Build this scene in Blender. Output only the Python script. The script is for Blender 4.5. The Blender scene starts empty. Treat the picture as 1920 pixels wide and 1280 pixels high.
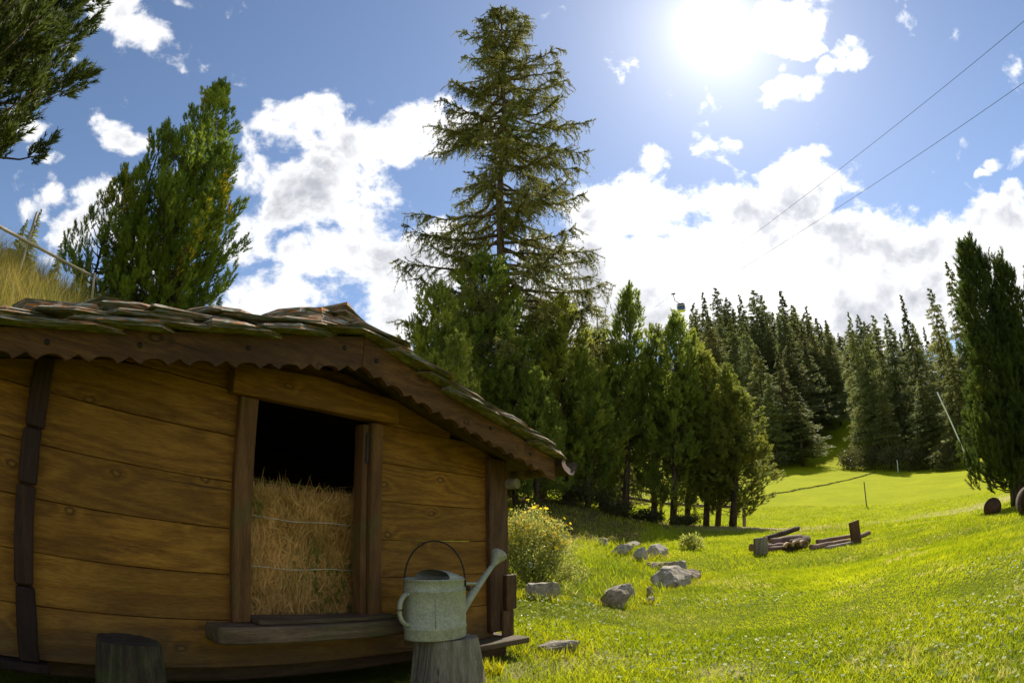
import bpy, bmesh, math, random
import numpy as np
from mathutils import Vector, Matrix, noise as mnoise

random.seed(7)
rng = np.random.default_rng(11)
R_ = math.radians
scene = bpy.context.scene
COL = scene.collection

# ------------------------------------------------------------------ camera
CAM_Z = 0.70
PITCH, ROLL, FOC = R_(18.914), R_(-0.677), 1129.39
_Rm = Matrix.Rotation(math.pi / 2 + PITCH, 3, 'X') @ Matrix.Rotation(ROLL, 3, 'Z')
cam_d = bpy.data.cameras.new("camera")
cam = bpy.data.objects.new("camera", cam_d)
COL.objects.link(cam)
cam.matrix_world = Matrix.Translation((0, 0, CAM_Z)) @ _Rm.to_4x4()
cam_d.type = 'PANO'
cam_d.sensor_fit = 'HORIZONTAL'
cam_d.sensor_width = 36.0
cam_d.sensor_height = 24.0
cam_d.clip_start = 0.02
cam_d.clip_end = 6000
for holder in (cam_d, getattr(cam_d, 'cycles', None)):
    if holder is None: continue
    for k, v in (('panorama_type', 'FISHEYE_EQUISOLID'), ('fisheye_lens', FOC / 1920 * 36), ('fisheye_fov', math.pi)):
        try: setattr(holder, k, v)
        except Exception: pass
scene.camera = cam
scene.render.engine = 'CYCLES'

# ------------------------------------------------------------------ light and exposure
SUN_AZ, SUN_EL = R_(28.1), R_(46.2)
sun_dir = Vector((math.sin(SUN_AZ) * math.cos(SUN_EL), math.cos(SUN_AZ) * math.cos(SUN_EL), math.sin(SUN_EL)))
sd = bpy.data.lights.new("sun", 'SUN'); sd.energy = 4.8; sd.angle = R_(0.5); sd.color = (1.0, 0.93, 0.80)
sun = bpy.data.objects.new("sun", sd); COL.objects.link(sun)
sun.rotation_euler = sun_dir.to_track_quat('Z', 'Y').to_euler()
scene.view_settings.view_transform = 'Standard'
scene.view_settings.look = 'None'
scene.view_settings.gamma = 1.0
scene.view_settings.exposure = 0.70
scene.view_settings.use_curve_mapping = False
scene.cycles.max_bounces = 7
scene.cycles.diffuse_bounces = 3
scene.cycles.glossy_bounces = 2
scene.cycles.transmission_bounces = 5
scene.cycles.transparent_max_bounces = 8
scene.cycles.use_denoising = True
scene.cycles.caustics_reflective = False
scene.cycles.caustics_refractive = False


def pix_dir(px, py):
    x, y = px - 960.0, 640.0 - py
    r = math.hypot(x, y) + 1e-9
    th = 2 * math.asin(min(1, r / (2 * FOC)))
    s = math.sin(th) / r
    return _Rm @ Vector((x * s, y * s, -math.cos(th)))


def az_el(px, py):
    d = pix_dir(px, py)
    return math.atan2(d.x, d.y), math.asin(d.z)


class NT:
    """tiny node-tree helper"""
    def __init__(s, tree):
        s.t = tree; s.n = tree.nodes; s.l = tree.links
    def new(s, typ, **kw):
        n = s.n.new(typ)
        for k, v in kw.items(): setattr(n, k, v)
        return n
    def put(s, sock, v):
        if isinstance(v, bpy.types.NodeSocket): s.l.new(v, sock)
        elif v is not None: sock.default_value = v
    def math(s, op, a, b=None, c=None, clamp=False):
        n = s.new('ShaderNodeMath', operation=op); n.use_clamp = clamp
        s.put(n.inputs[0], a)
        if b is not None: s.put(n.inputs[1], b)
        if c is not None: s.put(n.inputs[2], c)
        return n.outputs[0]
    def vmath(s, op, a, b=None, scale=None):
        n = s.new('ShaderNodeVectorMath', operation=op)
        s.put(n.inputs[0], a)
        if b is not None: s.put(n.inputs[1], b)
        if scale is not None: s.put(n.inputs['Scale'], scale)
        return n.outputs['Value'] if op in ('DOT_PRODUCT', 'LENGTH', 'DISTANCE') else n.outputs[0]
    def noise(s, vec, scale, detail=4, rough=0.55, dist=0.0, lac=2.0):
        n = s.new('ShaderNodeTexNoise')
        if vec is not None: s.put(n.inputs['Vector'], vec)
        n.inputs['Scale'].default_value = scale; n.inputs['Detail'].default_value = detail
        n.inputs['Roughness'].default_value = rough; n.inputs['Distortion'].default_value = dist
        return n.outputs[0]
    def mix(s, f, a, b, mode='MIX'):
        n = s.new('ShaderNodeMix', data_type='RGBA', blend_type=mode)
        n.clamp_factor = True
        s.put(n.inputs[0], f); s.put(n.inputs[6], a); s.put(n.inputs[7], b)
        return n.outputs[2]
    def ramp(s, f, stops):
        n = s.new('ShaderNodeValToRGB'); s.put(n.inputs[0], f)
        e = n.color_ramp.elements
        while len(e) < len(stops): e.new(0.5)
        for i, (p, c) in enumerate(stops):
            e[i].position = p; e[i].color = c if len(c) == 4 else (*c, 1)
        return n.outputs[0]
    def maprange(s, v, a, b, c=0.0, d=1.0, smooth=False):
        n = s.new('ShaderNodeMapRange'); n.interpolation_type = 'SMOOTHSTEP' if smooth else 'LINEAR'
        s.put(n.inputs[0], v)
        for i, q in enumerate((a, b, c, d)): s.put(n.inputs[i + 1], q)
        return n.outputs[0]
    def mapping(s, vec, scale=(1, 1, 1), loc=(0, 0, 0), rot=(0, 0, 0)):
        n = s.new('ShaderNodeMapping'); s.put(n.inputs[0], vec)
        n.inputs['Location'].default_value = loc; n.inputs['Rotation'].default_value = rot; n.inputs['Scale'].default_value = scale
        return n.outputs[0]


def C4(c): return (c[0], c[1], c[2], 1.0)


# ------------------------------------------------------------------ sky with clouds
world = bpy.data.worlds.new("World"); scene.world = world; world.use_nodes = True
W = NT(world.node_tree); W.n.clear()
geo = W.new('ShaderNodeTexCoord').outputs['Generated']
dirv = W.vmath('NORMALIZE', geo)
sep = W.new('ShaderNodeSeparateXYZ'); W.put(sep.inputs[0], dirv)
azn = W.math('ARCTAN2', sep.outputs[0], sep.outputs[1])
eln = W.math('ARCSINE', sep.outputs[2])
comb = W.new('ShaderNodeCombineXYZ'); W.put(comb.inputs[0], azn); W.put(comb.inputs[1], eln)
warp = W.new('ShaderNodeTexNoise'); W.put(warp.inputs['Vector'], dirv)
warp.inputs['Scale'].default_value = 7.0; warp.inputs['Detail'].default_value = 3
wv = W.vmath('SUBTRACT', warp.outputs['Color'], (0.5, 0.5, 0.5))
wv = W.vmath('MULTIPLY', wv, (0.16, 0.10, 0.0))
ae = W.vmath('ADD', comb.outputs[0], wv)
blobs = [  # px, py, rx, ry, weight: where the cumulus stands
 (630,262,120,50,1.0),(800,225,85,38,1.0),(560,350,85,45,.95),(650,345,80,45,1.0),(545,405,70,40,1.0),(650,400,60,25,.9),
 (750,470,100,60,1.0),(620,520,105,70,1.05),(500,575,110,55,1.1),(740,560,140,70,1.0),(480,470,55,50,.8),
 (205,395,50,45,1.0),(150,440,40,35,.9),(220,470,55,40,.8),(85,380,45,28,1.0),(60,330,45,20,.7),(90,285,35,12,.7),(220,255,34,22,.8),(272,262,18,18,.7),
 (230,22,55,36,.95),(320,8,36,16,.85),(130,118,20,10,.7),(60,230,18,14,.7),
 (1180,420,100,70,1.0),(1300,400,70,45,1.0),(1380,420,100,45,1.0),(1490,365,90,45,1.1),(1560,470,130,65,1.1),(1700,490,130,65,1.5),(1850,480,120,50,1.4),(1860,540,120,60,1.5),
 (1620,560,260,90,1.7),(1250,530,240,90,1.6),(1090,360,50,35,.9),(1330,300,24,40,.75),(1218,312,28,22,.7),(1365,285,14,18,.65),
 (1465,178,55,22,.95),(1580,95,26,34,.85),(1510,85,26,14,.7),(1540,122,18,18,.6),(1480,40,60,30,.9),(1895,288,45,14,.85),(1845,326,16,10,.7),(1905,380,24,26,.9),(1650,410,26,14,.6),
 (1855,405,35,14,.8),
]
field = None
for px, py, rx, ry, w in blobs:
    a, e = az_el(px, py)
    sc = 1.0 / 1129.0
    sa = rx * sc / max(0.35, math.cos(e)) * 1.18; se = ry * sc * 1.18
    v = W.vmath('SUBTRACT', ae, (a, e, 0))
    v = W.vmath('MULTIPLY', v, (1 / sa, 1 / se, 0))
    d = W.vmath('DOT_PRODUCT', v, v)
    g = W.math('MULTIPLY_ADD', d, -0.42 * w, w)
    field = g if field is None else W.math('SMOOTH_MAX', field, g, 0.12)
# low bank of cloud that goes on all round the horizon
bank = W.noise(W.vmath('MULTIPLY', dirv, (1, 1, 1.6)), 2.3, 2, .5)
bank2 = W.math('ADD', W.math('MULTIPLY_ADD', eln, -3.6, 1.15), W.math('MULTIPLY_ADD', bank, 1.6, -0.8))
front = W.maprange(sep.outputs[1], 0.15, -0.25, 0.0, 1.0, True)
scat = W.math('MULTIPLY', front, W.maprange(W.noise(dirv, 3.1, 3, .55), .50, .62, -0.6, 1.3))
bank2 = W.math('MAXIMUM', bank2, scat)
field = W.math('SMOOTH_MAX', field, bank2, 0.1)
field = W.math('MAXIMUM', field, -0.8)
fine = W.noise(W.vmath('MULTIPLY', dirv, (1, 1, 1.35)), 9.0, 9, .60, 0.25)
wisp = W.noise(dirv, 30.0, 6, .62)
dens = W.math('ADD', field, W.math('MULTIPLY_ADD', fine, 3.6, -2.06))
dens = W.math('ADD', dens, W.math('MULTIPLY_ADD', wisp, 0.8, -0.40))
cover = W.maprange(dens, 0.06, 0.62, 0, 1, True)
thick = W.maprange(dens, 0.35, 1.3, 0, 1, True)
sky = W.new('ShaderNodeTexSky', sky_type='NISHITA'); sky.sun_disc = False
sky.sun_elevation = SUN_EL; sky.sun_rotation = SUN_AZ; sky.altitude = 1800; sky.air_density = 1.0; sky.dust_density = 0.6; sky.ozone_density = 1.6
skyc = W.vmath('SCALE', sky.outputs[0], scale=0.098)
hs = W.new('ShaderNodeHueSaturation'); hs.inputs['Saturation'].default_value = 1.0; hs.inputs['Value'].default_value = 1.0
W.put(hs.inputs['Color'], skyc)
sdot = W.vmath('DOT_PRODUCT', dirv, tuple(sun_dir))
ang = W.math('ARCCOSINE', W.math('MINIMUM', sdot, 1.0))
g1 = W.math('EXPONENT', W.math('MULTIPLY', W.math('POWER', W.math('DIVIDE', ang, R_(1.75)), 2.0), -1.0))
g2 = W.math('EXPONENT', W.math('DIVIDE', ang, -R_(4.2)))
g3 = W.math('EXPONENT', W.math('DIVIDE', ang, -R_(17)))
glow = W.math('ADD', W.math('MULTIPLY', g1, 4.0), W.math('ADD', W.math('MULTIPLY', g2, .55), W.math('MULTIPLY', g3, 0.10)))
gcol = W.vmath('SCALE', (1.0, 0.97, 0.92), scale=glow)
shade = W.noise(W.vmath('ADD', dirv, (0.0, 0.0, 0.35)), 5.5, 5, .55)
grey = W.math('MULTIPLY', thick, W.maprange(shade, 0.40, 0.58, 0.0, 1.0, True))
cloud_col = W.mix(grey, (.80, .80, .81, 1), (0.36, 0.375, 0.42, 1))
cloud_col = W.vmath('SCALE', cloud_col, scale=W.math('MULTIPLY_ADD', g3, 0.55, 0.84))
skymix = W.mix(cover, hs.outputs[0], cloud_col)
final = W.vmath('ADD', skymix, gcol)
bg = W.new('ShaderNodeBackground'); W.put(bg.inputs[0], final); bg.inputs[1].default_value = 1.0
wo = W.new('ShaderNodeOutputWorld'); W.l.new(bg.outputs[0], wo.inputs[0])
world.cycles.sampling_method = 'MANUAL'; world.cycles.sample_map_resolution = 1024


# ------------------------------------------------------------------ tagging and mesh helpers
def tag(o, label=None, cat=None, group=None, kind=None):
    if label: o['label'] = label
    if cat: o['category'] = cat
    if group: o['group'] = group
    if kind: o['kind'] = kind
    return o


def link(name, me, mat=None, parent=None, loc=None, rot=None):
    o = bpy.data.objects.new(name, me); COL.objects.link(o)
    if mat is not None and me is not None and not me.materials:
        for m in (mat if isinstance(mat, (list, tuple)) else [mat]): me.materials.append(m)
    if parent: o.parent = parent
    if loc is not None: o.location = loc
    if rot is not None: o.rotation_euler = rot
    return o


def empty(name, loc=(0, 0, 0), rotz=0):
    o = bpy.data.objects.new(name, None); COL.objects.link(o)
    o.empty_display_size = 0.2; o.location = loc; o.rotation_euler = (0, 0, rotz)
    return o


def mesh_np(name, verts, faces, k, mats=None, mat_idx=None, smooth=False):
    """verts (N,3), faces (M,k) with constant k"""
    me = bpy.data.meshes.new(name)
    verts = np.asarray(verts, np.float32); faces = np.asarray(faces, np.int32)
    me.vertices.add(len(verts)); me.vertices.foreach_set('co', verts.ravel())
    me.loops.add(faces.size); me.loops.foreach_set('vertex_index', faces.ravel())
    me.polygons.add(len(faces))
    me.polygons.foreach_set('loop_start', np.arange(0, faces.size, k, dtype=np.int32))
    me.polygons.foreach_set('loop_total', np.full(len(faces), k, np.int32))
    if mats:
        for m in mats: me.materials.append(m)
    if mat_idx is not None: me.polygons.foreach_set('material_index', np.asarray(mat_idx, np.int32))
    if smooth: me.polygons.foreach_set('use_smooth', np.ones(len(faces), bool))
    me.update(calc_edges=True)
    return me


def bm_mesh(name, bm, smooth=False):
    me = bpy.data.meshes.new(name); bm.normal_update(); bm.to_mesh(me); bm.free()
    if smooth:
        for p in me.polygons: p.use_smooth = True
    return me


def box_piece(name, lo, hi, mat, parent, bevel=0.004, jit=0.0, cuts=0, rot=None):
    """a board: centred on its own middle so grain follows it"""
    lo, hi = Vector(lo), Vector(hi); c = (lo + hi) / 2; s = hi - lo
    bm = bmesh.new(); bmesh.ops.create_cube(bm, size=1.0)
    bmesh.ops.scale(bm, vec=s, verts=bm.verts)
    if cuts:
        ax = max(range(3), key=lambda i: s[i])
        for k in range(1, cuts + 1):
            co = Vector((0, 0, 0)); co[ax] = -s[ax] / 2 + s[ax] * k / (cuts + 1)
            no = Vector((0, 0, 0)); no[ax] = 1
            bmesh.ops.bisect_plane(bm, geom=bm.verts[:] + bm.edges[:] + bm.faces[:], plane_co=co, plane_no=no)
    if jit:
        for v in bm.verts: v.co += Vector((random.uniform(-1, 1), random.uniform(-1, 1), random.uniform(-1, 1))) * jit
    if bevel:
        es = [e for e in bm.edges if e.calc_face_angle(0) > 0.8]
        bmesh.ops.bevel(bm, geom=es, offset=bevel, segments=1, affect='EDGES')
    return link(name, bm_mesh(name, bm), mat, parent, c, rot)


def prism_xz(name, pts, y0, y1, mat, parent, bevel=0.003):
    """polygon in x,z pushed from y0 to y1"""
    cx = sum(p[0] for p in pts) / len(pts); cz = sum(p[1] for p in pts) / len(pts); cy = (y0 + y1) / 2
    bm = bmesh.new()
    a = [bm.verts.new((p[0] - cx, y0 - cy, p[1] - cz)) for p in pts]
    b = [bm.verts.new((p[0] - cx, y1 - cy, p[1] - cz)) for p in pts]
    bm.faces.new(a); bm.faces.new(b[::-1])
    n = len(pts)
    for i in range(n): bm.faces.new((a[i], b[i], b[(i + 1) % n], a[(i + 1) % n]))
    bmesh.ops.recalc_face_normals(bm, faces=bm.faces)
    if bevel:
        es = [e for e in bm.edges if e.calc_face_angle(0) > 0.6]
        bmesh.ops.bevel(bm, geom=es, offset=bevel, segments=1, affect='EDGES')
    return link(name, bm_mesh(name, bm), mat, parent, (cx, cy, cz))


def tube_arrays(P, r, sides=6, cap=True):
    """P (n,3), r (n,) -> verts, quads"""
    P = np.asarray(P, float); r = np.broadcast_to(np.asarray(r, float), (len(P),))
    T = np.gradient(P, axis=0); T /= np.linalg.norm(T, axis=1)[:, None] + 1e-9
    up = np.array([0, 0, 1.0]) if abs(T[0][2]) < .9 else np.array([1.0, 0, 0])
    A = np.cross(T, up); A /= np.linalg.norm(A, axis=1)[:, None] + 1e-9
    B = np.cross(A, T)
    th = np.linspace(0, 2 * np.pi, sides, endpoint=False)
    V = P[:, None, :] + r[:, None, None] * (A[:, None, :] * np.cos(th)[None, :, None] + B[:, None, :] * np.sin(th)[None, :, None])
    V = V.reshape(-1, 3); n = len(P); F = []
    i = np.arange(n - 1)[:, None] * sides; j = np.arange(sides)[None, :]; jn = (j + 1) % sides
    F = np.stack([i + j, i + jn, i + sides + jn, i + sides + j], -1).reshape(-1, 4)
    if cap:
        V = np.vstack([V, P[:1], P[-1:]]); c0, c1 = len(V) - 2, len(V) - 1
        j = np.arange(sides); jn = (j + 1) % sides
        F = np.vstack([F, np.stack([jn, j, np.full(sides, c0), np.full(sides, c0)], -1), np.stack([(n - 1) * sides + j, (n - 1) * sides + jn, np.full(sides, c1), np.full(sides, c1)], -1)])
    return V, F


def tubes_mesh(name, lst, sides=6, mats=None, smooth=True):
    """list of (P, r[, sides]) joined; end fans are triangles"""
    verts, faces, off = [], [], 0
    for it in lst:
        V, F = tube_arrays(it[0], it[1], it[2] if len(it) > 2 else sides)
        for f in F: pass
        verts.append(V); faces.append(F + off); off += len(V)
    V = np.vstack(verts); F = np.vstack(faces)
    tri = F[:, 2] == F[:, 3]
    me = bpy.data.meshes.new(name)
    me.vertices.add(len(V)); me.vertices.foreach_set('co', V.astype(np.float32).ravel())
    cnt = np.where(tri, 3, 4).astype(np.int32); st = np.concatenate([[0], np.cumsum(cnt)[:-1]]).astype(np.int32)
    mask = np.ones((len(F), 4), bool); mask[tri, 3] = False
    idx = F[mask].astype(np.int32)
    me.loops.add(len(idx)); me.loops.foreach_set('vertex_index', idx)
    me.polygons.add(len(F)); me.polygons.foreach_set('loop_start', st); me.polygons.foreach_set('loop_total', cnt)
    if smooth: me.polygons.foreach_set('use_smooth', ~tri)
    if mats:
        for m in mats: me.materials.append(m)
    me.update(calc_edges=True)
    return me


def lathe(name, prof, n=40, mat=None, parent=None, loc=(0, 0, 0), sx=1.0, sy=1.0, rot=None):
    """prof [(r,z)] turned round z"""
    th = np.linspace(0, 2 * np.pi, n, endpoint=False)
    V = np.array([[r * math.cos(t) * sx, r * math.sin(t) * sy, z] for r, z in prof for t in th])
    F = []
    for i in range(len(prof) - 1):
        for j in range(n):
            jn = (j + 1) % n; F.append((i * n + j, i * n + jn, (i + 1) * n + jn, (i + 1) * n + j))
    me = mesh_np(name, V, F, 4, smooth=True)
    return link(name, me, mat, parent, loc, rot)


# ------------------------------------------------------------------ materials
def material(name):
    m = bpy.data.materials.new(name); m.use_nodes = True
    t = NT(m.node_tree); t.n.clear()
    out = t.new('ShaderNodeOutputMaterial')
    b = t.new('ShaderNodeBsdfPrincipled'); t.l.new(b.outputs[0], out.inputs[0])
    b.inputs['Specular IOR Level'].default_value = 0.3
    return m, t, b, out


def bump(t, b, h, strength=0.4, dist=0.01):
    n = t.new('ShaderNodeBump'); n.inputs['Strength'].default_value = strength; n.inputs['Distance'].default_value = dist
    t.put(n.inputs['Height'], h); t.l.new(n.outputs[0], b.inputs['Normal'])


def wood(name, dark, mid, light, axis=0, knots=True, rough=0.75, grime=0.5, gscale=1.0, green=0.0):
    m, t, b, out = material(name)
    tc = t.new('ShaderNodeTexCoord').outputs['Object']
    oi = t.new('ShaderNodeObjectInfo')
    rv = t.new('ShaderNodeCombineXYZ')
    for i in range(3): t.put(rv.inputs[i], t.math('MULTIPLY', oi.outputs['Random'], (37.0, 91.0, 53.0)[i]))
    v = t.vmath('ADD', tc, rv.outputs[0])
    s = [9.0, 9.0, 9.0]; s[axis] = 0.9
    st = t.mapping(v, tuple(q * gscale for q in s))
    low = t.noise(v, 2.2, 3, .5)
    dist = t.vmath('ADD', st, t.vmath('SCALE', t.new('ShaderNodeTexNoise').outputs['Color'], scale=0.0))
    # rings: broad figure bending round knots
    s2 = [.55, 4.5, 4.5] if axis == 0 else ([4.5, .55, 4.5] if axis == 1 else [4.5, 4.5, .55])
    wn_ = t.new('ShaderNodeTexNoise'); t.put(wn_.inputs['Vector'], v); wn_.inputs['Scale'].default_value = 22.0; wn_.inputs['Detail'].default_value = 3
    kv = t.new('ShaderNodeTexVoronoi'); kv.feature = 'F1'
    ks = [1.5, .03, 3.4] if axis == 0 else ([3.6, 1.7, 3.6] if axis == 1 else [3.4, .03, 1.5])
    kv.voronoi_dimensions = '2D'; kse = t.new('ShaderNodeSeparateXYZ'); t.put(kse.inputs[0], t.vmath('ADD', v, t.vmath('SCALE', t.vmath('SUBTRACT', wn_.outputs['Color'], (.5, .5, .5)), scale=.03)))
    kco = t.new('ShaderNodeCombineXYZ'); t.put(kco.inputs[0], t.math('MULTIPLY', kse.outputs[axis], 2.2)); t.put(kco.inputs[1], t.math('MULTIPLY', kse.outputs[2 if axis == 0 else 0], 3.6))
    t.put(kv.inputs['Vector'], kco.outputs[0]); kv.inputs['Scale'].default_value = 1.25; kv.inputs['Randomness'].default_value = .9
    kcs = t.new('ShaderNodeSeparateColor'); t.put(kcs.inputs[0], kv.outputs['Color'])
    kd = t.math('ADD', kv.outputs['Distance'], t.maprange(kcs.outputs[0], .55, .60, 0.0, 1.0))
    kfield = t.maprange(kd, 0.0, 0.45, 1.0, 0.0, True)
    wob = t.noise(t.mapping(v, tuple(s2)), 1.0, 2, .5, 0.1)
    ringv = t.math('ADD', t.math('MULTIPLY', wob, 26.0), t.math('MULTIPLY', t.math('POWER', kfield, 3.0), 2.6 if knots else 0.0))
    rings = t.math('SINE', t.math('MULTIPLY', ringv, 3.0))
    rings = t.maprange(rings, -1, 1, 0, 1)
    fine = t.noise(t.mapping(v, tuple([q * (26 if i != axis else 2.8) for i, q in enumerate((1, 1, 1))])), 6.0, 7, .78)
    f = t.math('ADD', t.math('MULTIPLY', rings, 0.12), t.math('ADD', t.math('MULTIPLY', fine, 0.78), t.math('MULTIPLY', low, 0.24)))
    col = t.ramp(f, [(0.36, dark), (0.56, mid), (0.76, light)])
    if knots:
        kk = t.maprange(kd, 0.045, 0.085, 1.0, 0.0, True)
        col = t.mix(t.math('MULTIPLY', kk, 0.8), col, C4([c * 0.45 for c in dark]))
        k2 = t.math('MULTIPLY', t.maprange(kd, 0.02, 0.050, 1.0, 0.0, True), 0.65)
        col = t.mix(k2, col, C4([c * 1.0 for c in light]))
    big = t.noise(v, 1.3, 4, .6)
    gr = t.math('MULTIPLY', t.maprange(big, 0.38, 0.66, 0.0, 1.0, True), grime)
    col = t.mix(gr, col, C4([c * 0.4 for c in mid]))
    tint = t.math('MULTIPLY_ADD', oi.outputs['Random'], 0.35, 0.80)
    hv = t.new('ShaderNodeHueSaturation'); t.put(hv.inputs['Color'], col); t.put(hv.inputs['Value'], tint)
    col = hv.outputs[0]
    scr = t.noise(t.mapping(v, tuple([q * (30 if i != axis else 3) for i, q in enumerate((1, 1, 1))])), 3.0, 3, .7)
    col = t.mix(t.math('MULTIPLY', t.maprange(scr, 0.70, 0.78, 0, 1), 0.45), col, C4([min(.8, c * 1.9 + .03) for c in light]))
    crk = t.noise(t.mapping(v, tuple([q * (34 if i != axis else .55) for i, q in enumerate((1, 1, 1))])), 1.0, 2, .5)
    col = t.mix(t.math('MULTIPLY', t.maprange(crk, .70, .73, 0, 1), .8), col, C4([c * .25 for c in dark]))
    gp_ = t.new('ShaderNodeNewGeometry'); sz_ = t.new('ShaderNodeSeparateXYZ'); t.put(sz_.inputs[0], gp_.outputs['Position'])
    stain = t.math('MULTIPLY', t.maprange(t.math('ADD', sz_.outputs[2], t.math('MULTIPLY', t.noise(gp_.outputs['Position'], 5.0, 4, .6), .35)), .30, .62, .75, 0, True), 1.0 if name == 'plank_wood' else 0.0)  # wall planks go darker towards the bottom, the edge broken by noise
    col = t.mix(stain, col, (0.065, 0.042, 0.020, 1))
    if green > 0:
        gn = t.math('MULTIPLY', t.maprange(t.noise(tc, 5.0, 4, .6), 0.48, 0.66, 0, 1, True), green)
        col = t.mix(gn, col, (0.07, 0.10, 0.02, 1))
    t.put(b.inputs['Base Color'], col)
    b.inputs['Roughness'].default_value = rough
    bump(t, b, t.math('ADD', t.math('MULTIPLY', fine, 1.0), t.math('MULTIPLY', rings, 0.35)), 0.8, 0.006)
    return m


M = {}
M['plank'] = wood('plank_wood', (0.095, 0.034, 0.003), (0.270, 0.112, 0.009), (0.46, 0.225, 0.028), 0, True, .62, .40)
M['plank_z'] = wood('plank_wood_upright', (0.07, 0.028, 0.008), (0.165, 0.070, 0.020), (0.27, 0.13, 0.042), 2, False, .7, .4, 1.0, .35)
M['fascia'] = wood('barge_board_wood', (0.042, 0.017, 0.004), (0.105, 0.043, 0.010), (0.20, 0.092, 0.024), 0, True, .6, .45)
M['dark_wood'] = wood('dark_post_wood', (0.014, 0.006, 0.004), (0.035, 0.014, 0.008), (0.07, 0.03, 0.014), 2, False, .7, .5)
M['corner_wood'] = wood('corner_post_wood', (0.035, 0.016, 0.008), (0.085, 0.038, 0.016), (0.16, 0.08, 0.035), 2, False, .7, .5)
M['dark_block'] = wood('dark_block_wood', (0.015, 0.009, 0.005), (0.045, 0.030, 0.017), (0.11, 0.08, 0.05), 2, False, .8, .6, 1.0, .4)
M['sill_wood'] = wood('sill_wood', (0.055, 0.033, 0.020), (0.135, 0.080, 0.045), (0.26, 0.17, 0.10), 0, False, .75, .5, 1.0, .3)
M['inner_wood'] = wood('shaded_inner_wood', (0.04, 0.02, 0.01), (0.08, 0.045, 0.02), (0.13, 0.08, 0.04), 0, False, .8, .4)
M['grey_wood'] = wood('weathered_grey_wood', (0.10, 0.078, 0.055), (0.25, 0.205, 0.145), (0.46, 0.39, 0.29), 2, False, .85, .4, 1.2, .2)
M['log_wood'] = wood('log_wood', (0.09, 0.05, 0.035), (0.22, 0.13, 0.09), (0.42, 0.28, 0.20), 0, False, .8, .4, 1.0)
M['cut_wood'] = wood('cut_wood', (0.25, 0.15, 0.08), (0.42, 0.28, 0.15), (0.55, 0.40, 0.24), 0, False, .8, .3, 1.0)
M['rail_wood'] = wood('pale_rail_wood', (0.24, 0.19, 0.13), (0.42, 0.35, 0.27), (0.58, 0.52, 0.43), 0, False, .8, .3)


def bark(name, c1, c2, sc=(14, 14, 3)):
    m, t, b, out = material(name)
    tc = t.new('ShaderNodeTexCoord').outputs['Object']
    n = t.noise(t.mapping(tc, sc), 1.0, 6, .65)
    t.put(b.inputs['Base Color'], t.ramp(n, [(.35, c1), (.68, c2)]))
    b.inputs['Roughness'].default_value = .9
    bump(t, b, n, .8, .03)
    return m
M['bark'] = bark('pine_bark', (0.035, 0.025, 0.018), (0.16, 0.11, 0.075))
M['larch_bark'] = bark('larch_bark', (0.045, 0.032, 0.022), (0.20, 0.145, 0.09))
M['log_bark'] = bark('log_bark', (0.03, 0.018, 0.012), (0.13, 0.085, 0.055), (4, 18, 18))


def leaf(name, a, b_, trans=0.35, nscale=0.9, yellow=None, rough=.55, tmul=1.35, ysc=0.5, ylo=0.62):
    """foliage: two greens by clump, light passing through"""
    m, t, b, out = material(name)
    tc = t.new('ShaderNodeTexCoord').outputs['Object']
    oi = t.new('ShaderNodeObjectInfo')
    rv = t.math('MULTIPLY', oi.outputs['Random'], 60.0)
    v = t.vmath('ADD', tc, rv)
    n1 = t.noise(v, nscale, 3, .6); n2 = t.noise(v, nscale * 9, 2, .6)
    f = t.maprange(t.math('ADD', t.math('MULTIPLY', n1, .6), t.math('MULTIPLY', n2, .4)), .38, .62)
    col = t.mix(f, C4(a), C4(b_))
    if yellow:
        y = t.maprange(t.noise(v, ysc, 2, .5), ylo, ylo + .10, 0, 1, True)
        y2 = t.maprange(n2, .48, .6, 0, 1, True)
        col = t.mix(t.math('MULTIPLY', y, y2), col, C4(yellow))
    hv = t.new('ShaderNodeHueSaturation'); t.put(hv.inputs['Color'], col)
    t.put(hv.inputs['Value'], t.math('MULTIPLY_ADD', oi.outputs['Random'], .40, .80)); t.put(hv.inputs['Hue'], t.math('MULTIPLY_ADD', t.math('FRACT', t.math('MULTIPLY', oi.outputs['Random'], 7.3)), .035, .478)); col = hv.outputs[0]
    t.put(b.inputs['Base Color'], col); b.inputs['Roughness'].default_value = rough
    b.inputs['Specular IOR Level'].default_value = 0.35
    tr = t.new('ShaderNodeBsdfTranslucent'); t.put(tr.inputs[0], t.vmath('SCALE', col, scale=tmul))
    mx = t.new('ShaderNodeMixShader'); mx.inputs[0].default_value = trans
    t.l.new(b.outputs[0], mx.inputs[1]); t.l.new(tr.outputs[0], mx.inputs[2]); t.l.new(mx.outputs[0], out.inputs[0])
    return m
M['pine'] = leaf('stone_pine_needles', (0.105, 0.165, 0.022), (0.280, 0.345, 0.036), .45, 1.1, (0.62, 0.46, 0.02), ylo=.53, tmul=1.5)
M['pine_dark'] = leaf('edge_pine_needles', (0.045, 0.080, 0.016), (0.125, 0.165, 0.026), .38, 1.1, (0.45, 0.34, 0.03), ylo=.62)  # darker copy of the stone pine needles, shade put into the colour
M['pine_far'] = leaf('row_pine_needles', (0.110, 0.145, 0.029), (0.330, 0.355, 0.055), .54, 1.3, tmul=1.6)
M['larch'] = leaf('larch_needles', (0.130, 0.140, 0.037), (0.285, 0.285, 0.062), .47, .6, (0.14, 0.26, 0.04), ysc=.35, ylo=.60)
M['spruce'] = leaf('far_conifer_needles', (0.100, 0.120, 0.040), (0.250, 0.265, 0.080), .47, .35)
M['leafy'] = leaf('shrub_leaves', (0.15, 0.20, 0.03), (0.52, 0.55, 0.13), .50, 7.0)
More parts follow.
